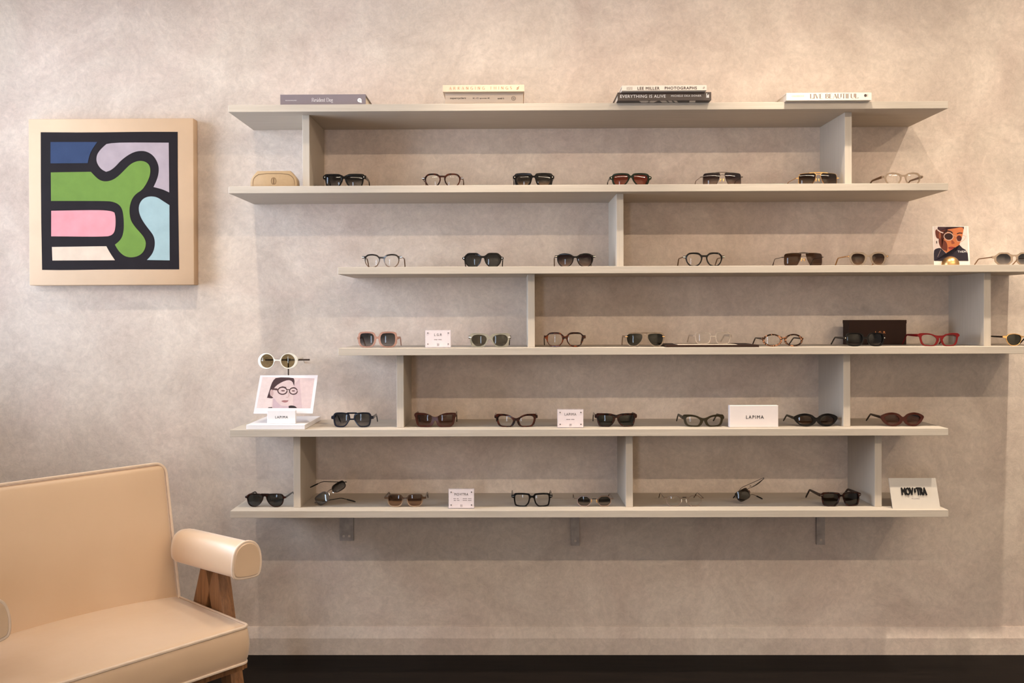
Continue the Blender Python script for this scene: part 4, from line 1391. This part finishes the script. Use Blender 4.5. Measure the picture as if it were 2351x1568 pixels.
MB().box((-cw_ / 2, -0.001, 0), (cw_ / 2, 0.001, chh)).build('card', plain('photo_paper', (0.58, 0.53, 0.53), 0.6, spec=0.2, noise=0.01), card)
# picture coordinates measured on the card: whole card 0..1
def K(x, y):      # zoomed card pixels -> 0..1 in the slanted card
    v = (y - 432) / (888 - 432)
    return ((x - (458 - 80 * v)) / 706.0, v)
def KP(*p):
    return mapped(K, p)
PIC = [
    ((226, 199, 195), KP((487, 452), (1122, 470), (1060, 828), (415, 823)), 0),
    ((236, 214, 209), KP((487, 452), (640, 457), (590, 825), (415, 823)), 0),
    ((214, 186, 186), KP((860, 560), (940, 470), (960, 826), (850, 826)), 0),
    ((70, 45, 48), KP((610, 500), (660, 456), (860, 461), (878, 490), (872, 560), (850, 520), (800, 500), (720, 520), (650, 560), (612, 620), (580, 700), (540, 705), (565, 660), (572, 600)), 1),
    ((222, 196, 192), KP((650, 560), (720, 515), (800, 488), (850, 505), (868, 560), (872, 620), (850, 690), (830, 740), (790, 790), (760, 800), (700, 790), (640, 760), (615, 690), (610, 610)), 1),
    ((205, 178, 184), KP((615, 700), (700, 795), (760, 802), (800, 800), (800, 824), (605, 823)), 1),
    ((200, 168, 164), KP(*ell(597, 645, 22, 42)), 0),
    ((74, 48, 52), KP((560, 690), (545, 703), (600, 712), (616, 700), (590, 680)), 1),
    ((40, 26, 30), KP((800, 800), (830, 793), (875, 800), (900, 824), (800, 824)), 1),
    ((40, 26, 30), KP((560, 815), (600, 812), (605, 823), (550, 823)), 0),
    ((88, 60, 62), KP(*strip([(690, 583), (730, 570), (775, 580)], 8)), 0),
    ((88, 60, 62), KP(*strip([(838, 585), (868, 580), (895, 590)], 7)), 0),
    ((120, 88, 88), KP(*ell(735, 620, 24, 9)), 0),
    ((120, 88, 88), KP(*ell(860, 622, 20, 9)), 0),
    ((66, 38, 42), KP(*strip(ell(728, 620, 56, 42, 0, 350), 13)), 0),
    ((66, 38, 42), KP(*strip(ell(860, 624, 48, 38, 0, 350), 12)), 0),
    ((66, 38, 42), KP(*strip([(782, 612), (798, 604), (814, 612)], 10)), 0),
    ((92, 60, 62), KP((605, 588), (665, 592), (680, 618), (610, 608)), 0),
    ((196, 164, 160), KP(*strip([(800, 640), (805, 680), (790, 700), (770, 698)], 6)), 0),
    ((176, 120, 120), KP((712, 742), (745, 732), (770, 735), (798, 734), (790, 752), (755, 762), (725, 752)), 1),
    ((120, 76, 80), KP(*strip([(714, 743), (755, 742), (797, 738)], 4)), 0),
]
flat_picture(PIC, cw_, chh, card)

# ------------------------------------------------------------------ acrylic price holders
M_ACR = crystal('acrylic', (0.85, 0.80, 0.82), 0.75)
M_PINKCARD = plain('pale_pink_paper', (0.66, 0.56, 0.55), 0.5, noise=0.01)
def price_card(label, row, x0, x1, y0, y1, title, tw, rows, Y=-0.275):
    a, b = at(x0, y1, Y), at(x1, y1, Y)
    w_, h_ = b.x - a.x, at(x0, y0, Y).z - ZS[row]
    r = thing('price_sign', label, 'sign', ((a.x + b.x) / 2, Y, ZS[row] + 0.0002), group='clear acrylic price signs')
    MB().box((-w_ / 2, 0.0, 0), (w_ / 2, 0.009, h_)).build('acrylic_back', M_ACR, r)
    c = MB().box((-w_ / 2 + 0.0015, -0.0012, 0.0025), (w_ / 2 - 0.0015, -0.0001, h_ - 0.0015)).build('paper', M_PINKCARD, r)
    for sx in (-1, 1):
        for z in (0.013, h_ - 0.010):
            MB().sweep([(sx * (w_ / 2 - 0.0095), -0.0035, z), (sx * (w_ / 2 - 0.0095), 0.0, z)], 0.0019, 0.0019, 10).build('screw', K_GUN, r, smooth=True)
    text_mesh('title_print', title, M_INK, r, (0, -0.0012, h_ * 0.74), tw, 0.0085, bold=0.0, space=1.15)
    m = MB()
    for (cx, zf, wd) in rows:                      # print too small to read in the photograph
        n = max(2, int(wd / 0.0028))
        for i in range(n):
            if n > 4 and i == n // 2:
                continue
            xa = cx - wd / 2 + wd * i / n
            m.add([(xa, -0.0016, zf * h_ - 0.0011), (xa + wd / n * 0.7, -0.0016, zf * h_ - 0.0011), (xa + wd / n * 0.7, -0.0016, zf * h_ + 0.0011), (xa, -0.0016, zf * h_ + 0.0011)], [(0, 1, 2, 3)])
    m.build('small_print', M_GREYINK, r, fix=False)
    m = MB()
    q = 0.0036
    for (xa, xb, za, zb) in ((-q, q, q - .0008, q), (-q, q, -q, -q + .0008), (-q, -q + .0008, -q, q), (q - .0008, q, -q, q), (-q * .5, q * .5, -.0004, .0004), (-.0004, .0004, -q * .5, q * .5)):
        m.add([(xa, -0.0016, 0.0105 + za), (xb, -0.0016, 0.0105 + za), (xb, -0.0016, 0.0105 + zb), (xa, -0.0016, 0.0105 + zb)], [(0, 1, 2, 3)])
    m.build('small_mark', M_GREYINK, r, fix=False)
price_card('small pale pink acrylic sign reading L.G.R', 4, 976, 1035.5, 758, 797, 'L.G.R', 0.026, [(0, 0.46, 0.026)])
price_card('small pale pink acrylic sign reading LAPIMA with corner screws', 5, 1279.5, 1340, 940, 981, 'LAPIMA', 0.040, [(0, 0.46, 0.028)])
price_card('small pale pink acrylic sign reading MOVITRA', 6, 1029.6, 1089, 1123, 1164, 'MOVITRA', 0.047, [(-0.018, 0.52, 0.018), (-0.016, 0.43, 0.020), (0.020, 0.52, 0.030), (0.020, 0.43, 0.030)])

# white LAPIMA block
a, b = at(1675.5, 977, -0.270), at(1787, 977, -0.270)
h_ = at(1700, 931, -0.270).z - ZS[5]
blk = thing('brand_block', 'plain white block sign reading LAPIMA in black between olive glasses and oval sunglasses', 'sign', ((a.x + b.x) / 2, -0.270, ZS[5] + 0.0002))
o = MB().box((-(b.x - a.x) / 2, 0, 0), ((b.x - a.x) / 2, 0.024, h_)).build('block', M_CARD, blk)
bevel_mesh(o, 0.0012, 1)
text_mesh('name_print', 'LAPIMA', M_INK, blk, (0.003, -0.0002, h_ * 0.47), 0.060, 0.0112, bold=0.012, space=1.25)

# tilted MOVITRA panel
a, b, tp = at(2049.7, 1166.6, -0.285), at(2159, 1167, -0.285), at(2042.8, 1097.7, -0.250)
hp = tp.z - ZS[6]
pan = thing('brand_sign', 'tilted cream panel with raised black MOVITRA MILANO lettering', 'sign', ((a.x + b.x) / 2, -0.285, ZS[6] + 0.0002))
pw = b.x - a.x
lean = math.atan2(0.035, hp)
hp2 = math.hypot(0.035, hp)
M_PANEL = plain('cream_panel', (0.43, 0.375, 0.315), 0.5, noise=0.02)
pnl = MB().box((-pw / 2, 0, 0), (pw / 2, 0.003, hp2)).build('panel', M_PANEL, pan)
pnl.rotation_euler = (-lean, 0, 0)
m = MB()
m.add([(-0.03, 0.035, hp * 0.9), (0.03, 0.035, hp * 0.9), (0.03, 0.085, 0), (-0.03, 0.085, 0), (-0.03, 0.038, hp * 0.9), (0.03, 0.038, hp * 0.9), (0.03, 0.088, 0), (-0.03, 0.088, 0)],
      [(0, 1, 2, 3), (7, 6, 5, 4), (0, 4, 5, 1), (1, 5, 6, 2), (2, 6, 7, 3), (3, 7, 4, 0)])
m.build('rear_prop', M_PANEL, pan)
M_RAISED = plain('black_letters', (0.006, 0.005, 0.005), 0.5, spec=0.12, noise=0.02)
zt = hp2 * 0.56
for tx, xx, ww, hh_, zz in (('MOV', -0.0215, 0.040, 0.024, 0), ('TRA', 0.0265, 0.034, 0.024, 0), ('i', 0.0045, 0.0032, 0.0135, 0.003)):
    text_mesh('raised_letters', tx, M_RAISED, pnl, (xx - 0.002, -0.004 + 0.0039, zt + zz), ww, hh_, bold=0.035, thick=0.005, space=0.86)
text_mesh('city_print', 'MILANO', M_GREYINK, pnl, (0.002, -0.0002, hp2 * 0.33), 0.027, 0.0042, bold=0.0, space=1.4)

# brown L.G.R box
a, b, tp = at(1948, 791, -0.106), at(2081, 791, -0.106), at(1950, 735.5, -0.106)
M_BROWN = plain('chocolate_board', (0.022, 0.008, 0.004), 0.6, spec=0.15, noise=0.06, nscale=40)
bw = b.x - a.x
bx = thing('brand_box', 'dark brown box with orange L.G.R lettering standing behind black sunglasses', 'box', ((a.x + b.x) / 2, -0.106, ZS[4] + 0.0002))
o = MB().box((-bw / 2, 0, 0), (bw / 2, 0.055, tp.z - ZS[4])).build('body', M_BROWN, bx)
bevel_mesh(o, 0.001, 1)
o = MB().box((-bw / 2 - 0.0006, -0.0006, tp.z - ZS[4] - 0.012), (bw / 2 + 0.0006, 0.0556, tp.z - ZS[4] + 0.0006)).build('lid', M_BROWN, bx)
M_ORANGE = plain('orange_foil', (0.55, 0.19, 0.05), 0.4, noise=0.03)
text_mesh('foil_print', 'L.G.R', M_ORANGE, bx, (at(2021, 762, -0.106).x - bx.location.x, -0.0004, at(2021, 763, -0.106).z - ZS[4]), 0.036, 0.0085, bold=0.01, space=1.3)

# flat brown case with a pale insert under the crystal eyeglasses
a, b = at(1530, 795, -0.292), at(1742, 794, -0.292)
cs = thing('flat_case', 'flat dark brown case with a cream insert lying under thin crystal eyeglasses', 'case', ((a.x + b.x) / 2, -0.292, ZS[4] + 0.0002), (0, 0, math.radians(-2)))
cwid = (b.x - a.x)
o = MB().box((-cwid / 2, 0, 0), (cwid / 2, 0.20, 0.0072)).build('body', M_BROWN, cs)
bevel_mesh(o, 0.001, 1)
MB().box((-cwid * 0.36, 0.022, 0.0070), (cwid * 0.28, 0.150, 0.0082)).build('insert', plain('cream_insert', (0.70, 0.55, 0.42), 0.6, noise=0.02), cs)

# beige eyewear case with clipped corners and emblem
a, b = at(574.5, 427, -0.265), at(682, 427, -0.265)
tz = at(600, 392.5, -0.265).z - ZS[2]
wv = b.x - a.x
ec = thing('eyewear_case', 'beige leather eyewear case with clipped corners and a stitched emblem', 'case', ((a.x + b.x) / 2, -0.265, ZS[2] + 0.0002))
M_BEIGE = plain('beige_leather', srgb(160, 132, 96), 0.5, noise=0.05, nscale=80, bump=0.15)
M_STITCH = plain('brown_stitch', srgb(104, 78, 50), 0.6, noise=0.05)
def case_poly(s, top, drop=0.0):
    hw_ = wv / 2 - s
    return smooth_poly([(-hw_, drop), (hw_, drop), (hw_, top * 0.40), (hw_ - 0.005, top * 0.62), (hw_ - 0.024, top - s), (-hw_ + 0.024, top - s), (-hw_ + 0.005, top * 0.62), (-hw_, top * 0.40)], 1, 35)
o = MB().prism(case_poly(0, tz), 0, 0.042).build('body', M_BEIGE, ec)
bevel_mesh(o, 0.003, 2, 50)
P = case_poly(0.009, tz, 0.004)
MB().sweep([(x, -0.0002, z) for x, z in P], 0.0007, 0.0007, 6, closed=True).build('stitch_line', M_STITCH, ec)
m = MB()
ez_ = tz * 0.40
for s in (-1, 1):
    m.sweep([(s * x, -0.0003, ez_ + z) for x, z in ((0.0015, -0.012), (0.006, -0.009), (0.0085, 0), (0.006, 0.009), (0.0015, 0.012), (0.0015, 0.003), (0.0015, -0.012))], 0.0008, 0.0008, 6)
m.build('emblem', M_STITCH, ec)

# portrait card with gold ball weight
ca, cb_ = at(2144.5, 604, -0.215), at(2227, 604, -0.215)
ctz = at(2180, 519.5, -0.205).z
PRINT[0] = 0.8
pc = thing('portrait_card', 'portrait card of a person in dark sunglasses printed THEM, behind a gold dome', 'photograph', ((ca.x + cb_.x) / 2, -0.215, ZS[3] + 0.0002))
pc.rotation_euler = (math.radians(-5), 0, math.radians(0))
pcw = cb_.x - ca.x
pch = (ctz - ZS[3]) / math.cos(math.radians(5))
MB().box((-pcw / 2, -0.0006, 0), (pcw / 2, 0.0006, pch)).build('card', plain('cream_card', (0.70, 0.62, 0.54), 0.5, noise=0.01), pc)
def Q(x, y):
    return ((x - 262) / 845.0, (y - 100) / 885.0 * 0.93)
def QP(*p):
    return mapped(Q, p)
PORT = [
    ((222, 202, 190), QP((285, 108), (1085, 112), (1072, 930), (265, 925)), 0),
    ((196, 112, 66), QP((385, 112), (1000, 115), (985, 220), (965, 300), (935, 420), (900, 480), (870, 560), (800, 660), (740, 730), (690, 772), (630, 770), (560, 740), (480, 660), (420, 590), (390, 480), (395, 400), (350, 390), (325, 320), (318, 220), (340, 175), (375, 175)), 1),
    ((104, 50, 36), QP((385, 112), (650, 115), (560, 200), (470, 220), (440, 280), (480, 420), (560, 450), (600, 560), (580, 700), (480, 660), (420, 590), (390, 480), (395, 400), (350, 390), (325, 320), (318, 220), (340, 175), (375, 175)), 1),
    ((70, 42, 46), QP((385, 112), (1005, 114), (995, 180), (960, 118), (600, 117), (460, 200), (400, 210), (375, 170)), 1),
    ((150, 84, 56), QP((400, 270), (440, 240), (460, 330), (430, 400), (400, 380)), 1),
    ((46, 26, 24), QP(*strip([(540, 225), (620, 212), (690, 230), (730, 270)], 30)), 0),
    ((46, 26, 24), QP(*strip([(830, 280), (890, 262), (960, 268)], 26)), 0),
    ((52, 26, 22), QP(*ell(635, 345, 96, 78)), 0),
    ((78, 34, 28), QP(*ell(878, 390, 60, 70)), 0),
    ((206, 176, 160), QP(*strip(ell(630, 345, 108, 92, 0, 350), 16)), 0),
    ((196, 160, 140), QP(*strip([(960, 310), (1040, 345), (1000, 420), (930, 470), (830, 460), (815, 400)], 12)), 0),
    ((220, 190, 176), QP(*strip([(370, 180), (440, 235), (510, 260)], 26)), 0),
    ((196, 150, 110), QP(*strip([(745, 320), (780, 330), (815, 350)], 16)), 0),
    ((150, 76, 50), QP((690, 440), (720, 430), (770, 500), (740, 525), (690, 520)), 1),
    ((168, 66, 54), QP((605, 610), (680, 580), (730, 590), (775, 610), (740, 660), (690, 690), (640, 660)), 1),
    ((60, 24, 22), QP(*strip([(620, 612), (690, 625), (765, 612)], 14)), 0),
    ((42, 34, 44), QP((265, 700), (300, 640), (430, 610), (500, 690), (570, 760), (640, 785), (700, 780), (760, 720), (840, 640), (875, 545), (910, 600), (1060, 690), (1072, 930), (262, 925)), 1),
    ((150, 128, 118), QP(*strip([(435, 655), (390, 750), (350, 830)], 10)), 0),
    ((40, 26, 24), QP(*ell(342, 480, 10, 36)), 0),
]
flat_picture(PORT, pcw, pch, pc, y=-0.0007)
tx, ty = Q(925, 708)
text_mesh('title_print', 'THEM', plain('white_print', (0.75, 0.70, 0.68), 0.6, noise=0.01), pc, (tx * pcw - pcw / 2, -0.0013, pch - ty * pch), 0.029, 0.0068, bold=0.005, space=1.1)
gb = at(2182, 609, -0.245)
m = MB()
R_ = 0.0285
m.lathe([(R_ * 0.97, 0.0), (R_, 0.002)] + [(R_ * math.cos(math.radians(a)), 0.004 + R_ * math.sin(math.radians(a))) for a in range(0, 90, 7)] + [(0.0006, 0.004 + R_)], 36)
ball = m.build('gold_dome', plain('brushed_gold', (0.60, 0.36, 0.15), 0.36, 1.0, noise=0.08, nscale=20), None, smooth=True)
ball.location = (gb.x, -0.2445, ZS[3] + 0.0002)
ball['label'] = 'small polished gold dome weight standing before the portrait card'
ball['category'] = 'paperweight'

# ------------------------------------------------------------------ books on the top board
def book(label, x0, x1, yf, z0, th, depth, cover, pages=(0.72, 0.62, 0.50), yaw=0.0, boards=0.0028, soft=False):
    """spine faces the room; x0,x1 world; yf front of the spine"""
    r = thing('book', label, 'book', ((x0 + x1) / 2, yf, z0 + 0.0002), (0, 0, math.radians(yaw)), group='art books on the top board')
    hw_ = (x1 - x0) / 2
    m = MB()
    m.box((-hw_, 0, 0), (hw_, 0.003, th))
    m.box((-hw_, 0.003, 0), (hw_, depth, boards))
    m.box((-hw_, 0.003, th - boards), (hw_, depth, th))
    m.build('cover', cover, r)
    g = 0.004
    MB().box((-hw_ + g, 0.004, boards), (hw_ - g, depth - g, th - boards)).build('pages', plain('paper_pages', pages, 0.8, noise=0.04, nscale=120), r)
    return r
Y1 = -0.305
def bx_(px, Y):
    return at(px, 225, Y).x
M_PRINTW = plain('white_foil', (0.78, 0.74, 0.72), 0.5, noise=0.01)
M_BK_GREY = plain('cover_slate', srgb(118, 106, 110), 0.35, noise=0.03)
th = at(740, 217, -0.285).z - ZS[1]
r = book('slate grey book with white title Resident Dog', bx_(643.5, -0.285), bx_(839.5, -0.285), -0.285, ZS[1], th, 0.20, M_BK_GREY)
cx0 = r.location.x
serif_text('spine_title', 'Resident Dog', M_PRINTW, r, (bx_(740, -.285) - cx0, 0, th * 0.52), 0.072, 0.0130, track=0.02, bold=0.8)
text_mesh('spine_author', 'NICOLE ENGLAND', M_PRINTW, r, (bx_(668, -.285) - cx0, 0, th * 0.48), 0.038, 0.0028)
m = MB()
qx, qz = bx_(825.5, -.285) - cx0, th * 0.47
m.add([(qx + 0.0072 * math.cos(a), -0.0004, qz + 0.0072 * math.sin(a)) for a in np.linspace(0, 2 * math.pi, 20, endpoint=False)], [tuple(range(20))])
m.add([(qx + 0.001, -0.00042, qz - 0.0085), (qx + 0.0085, -0.00042, qz - 0.0085), (qx + 0.0065, -0.00042, qz - 0.002)], [(0, 1, 2)])
lg = m.build('publisher_mark', M_PRINTW, r, fix=False)
text_mesh('mark_detail', 'Q', M_BK_GREY, r, (qx, -0.0003, qz), 0.006, 0.007)

M_BK_CREAM = plain('cover_cream', srgb(206, 180, 154), 0.5, noise=0.02)
M_BK_CREAM2 = plain('cover_oatmeal', srgb(210, 186, 162), 0.55, noise=0.02)
M_COPPER = plain('copper_ink', srgb(168, 120, 88), 0.5, noise=0.03)
th2 = at(1110, 214.5, -0.298).z - ZS[1]
r = book('oatmeal book with black supercyclers title under the cream book', bx_(1022, -.298), bx_(1201, -.298), -0.298, ZS[1], th2, 0.19, M_BK_CREAM2)
cx0 = r.location.x
for t_, px_, w_, h_ in (('supercyclers', 1051.5, 0.054, 0.0075), ('K-C-pvse-K', 1105.5, 0.058, 0.0050), ('sarah k', 1150, 0.022, 0.0058)):
    text_mesh('spine_print', t_, M_INK, r, (bx_(px_, -.298) - cx0, 0, at(px_, 226, -.298).z - ZS[1]), w_, h_, bold=0.02, space=1.05)
qx, qz = bx_(1179, -.298) - cx0, at(1179, 226, -.298).z - ZS[1]
m = MB()
m.sweep([(qx + 0.0068 * math.cos(a), -0.0002, qz + 0.0068 * math.sin(a)) for a in np.linspace(0, 2 * math.pi, 20, endpoint=False)], 0.0005, 0.0005, 6, closed=True)
m.build('publisher_mark', M_INK, r)
text_mesh('mark_detail', 'Q', M_INK, r, (qx, 0, qz), 0.006, 0.007)
za = ZS[1] + th2 + 0.0004
th3 = at(1110, 195, -.322).z - za
r = book('cream book with copper title ARRANGING THINGS', bx_(1016.7, -.322), bx_(1203.8, -.322), -0.322, za, th3, 0.215, M_BK_CREAM)
cx0 = r.location.x
serif_text('spine_title', 'ARRANGING THINGS', M_COPPER, r, (bx_(1103, -.322) - cx0, 0, th3 * 0.52), 0.212, 0.0088, track=0.62, bold=1.2)
m = MB()
qx, qz = bx_(1188.5, -.322) - cx0, th3 * 0.52
m.sweep([(qx + dx, -0.0002, qz + dz) for dx, dz in ((-0.0045, -0.004), (0, -0.0045), (0.003, -0.001), (0.001, 0.002), (-0.003, 0.000), (-0.001, -0.002), (0.003, 0.003), (0.0048, 0.0055))], 0.0006, 0.0006, 6)
m.build('publisher_mark', M_COPPER, r)

M_BK_DARK = plain('cover_espresso', srgb(58, 40, 33), 0.4, noise=0.05)
M_BK_WHITE = plain('cover_white', srgb(214, 200, 186), 0.45, noise=0.01)
M_DKINK = plain('brown_black_ink', srgb(62, 44, 40), 0.5, noise=0.03)
YF = -0.337
th4 = at(1525, 212, YF).z - ZS[1]
r = book('dark brown book with white title EVERYTHING IS ALIVE', bx_(1418, YF), bx_(1633, YF), YF, ZS[1], th4, 0.25, M_BK_DARK)
cx0 = r.location.x
zt_ = lambda px_, py_: at(px_, py_, YF).z - ZS[1]
text_mesh('spine_title', 'EVERYTHING IS ALIVE', M_PRINTW, r, (bx_(1476, YF) - cx0, 0, zt_(1476, 221.3)), 0.152, 0.0098, bold=0.01, space=1.12)
text_mesh('spine_author', 'MICHELE OKA DONER', M_PRINTW, r, (bx_(1575.5, YF) - cx0, 0, zt_(1575, 220.2)), 0.101, 0.0058, bold=0.01, space=1.2)
m = MB()
qx, qz = bx_(1624.5, YF) - cx0, zt_(1624.5, 220)
for x_, z0_, z1_ in ((-0.003, -0.0065, 0.008), (0.0005, -0.0065, 0.002), (0.0035, -0.0065, 0.0045)):
    m.add([(qx + x_ - 0.001, -0.0004, qz + z0_), (qx + x_ + 0.001, -0.0004, qz + z0_), (qx + x_ + 0.001, -0.0004, qz + z1_), (qx + x_ - 0.001, -0.0004, qz + z1_)], [(0, 1, 2, 3)])
m.build('publisher_mark', M_PRINTW, r, fix=False)
m = MB()          # printed picture on the underside of the cover that juts over the board edge
for (xa, xb, sk) in ((-0.085, -0.055, 0.012), (-0.045, -0.022, -0.01), (-0.015, 0.005, 0.012), (0.012, 0.024, 0.01), (0.030, 0.040, 0.012), (0.085, 0.105, 0.004)):
    m.add([(xa, 0.004, -0.0003), (xb, 0.004, -0.0003), (xb + sk, 0.030, -0.0003), (xa + sk, 0.030, -0.0003)], [(3, 2, 1, 0)])
m.build('cover_picture', M_BK_WHITE, r, fix=False)
za = ZS[1] + th4 + 0.0004
YL = -0.360
th5 = at(1525, 196, YL).z - za
r = book('white book with dark title LEE MILLER PHOTOGRAPHS', bx_(1428, YL), bx_(1622.6, YL), YL, za, th5, 0.24, M_BK_WHITE)
cx0 = r.location.x
zt_ = lambda px_, py_: at(px_, py_, YL).z - za
text_mesh('spine_title', 'LEE MILLER', M_DKINK, r, (bx_(1489, YL) - cx0, 0, zt_(1489, 203)), 0.073, 0.0092, bold=0.025, space=1.12)
text_mesh('spine_title', 'PHOTOGRAPHS', M_DKINK, r, (bx_(1563, YL) - cx0, 0, zt_(1563, 202.3)), 0.106, 0.0092, bold=0.025, space=1.12)
text_mesh('spine_author', 'ANTONY\nPENROSE', M_DKINK, r, (bx_(1445.5, YL) - cx0, 0, zt_(1445.5, 203)), 0.0205, 0.0085)
text_mesh('publisher_mark', '0', M_DKINK, r, (bx_(1616, YL) - cx0, 0, zt_(1616, 201.7)), 0.0055, 0.0068, italic=0.3)

YB = -0.326
th6 = at(1900, 213, YB).z - ZS[1]
r = book('white book with brown title LIVE BEAUTIFUL', bx_(1805.5, YB), bx_(2001, YB), YB, ZS[1], th6, 0.25, plain('cover_warm_white', srgb(216, 202, 187), 0.45, noise=0.01))
cx0 = r.location.x
zt_ = lambda px_, py_: at(px_, py_, YB).z - ZS[1]
serif_text('spine_title', 'LIVE BEAUTIFUL', plain('brown_ink', srgb(116, 90, 78), 0.5, noise=0.03), r, (bx_(1915.5, YB) - cx0, 0, zt_(1915.5, 220.8)), 0.162, 0.0150, track=0.03, bold=1.25, thin=0.03, thick=0.13)
text_mesh('spine_author', 'CALDERONE', plain('gold_ink', srgb(196, 165, 130), 0.5, noise=0.03), r, (bx_(1832, YB) - cx0, 0, zt_(1832, 220.6)), 0.041, 0.0055)
m = MB()
qx, qz = bx_(1987, YB) - cx0, zt_(1987, 219.3)
m.add([(qx + 0.0048 * math.cos(a), -0.0004, qz + 0.0048 * math.sin(a)) for a in np.linspace(0, 2 * math.pi, 20, endpoint=False)], [tuple(range(20))])
m.add([(qx + 0.0068, -0.0004, qz - 0.004), (qx + 0.0078, -0.0004, qz - 0.004), (qx + 0.0078, -0.0004, qz + 0.005), (qx + 0.0068, -0.0004, qz + 0.005)], [(0, 1, 2, 3)])
m.build('publisher_mark', M_DKINK, r, fix=False)
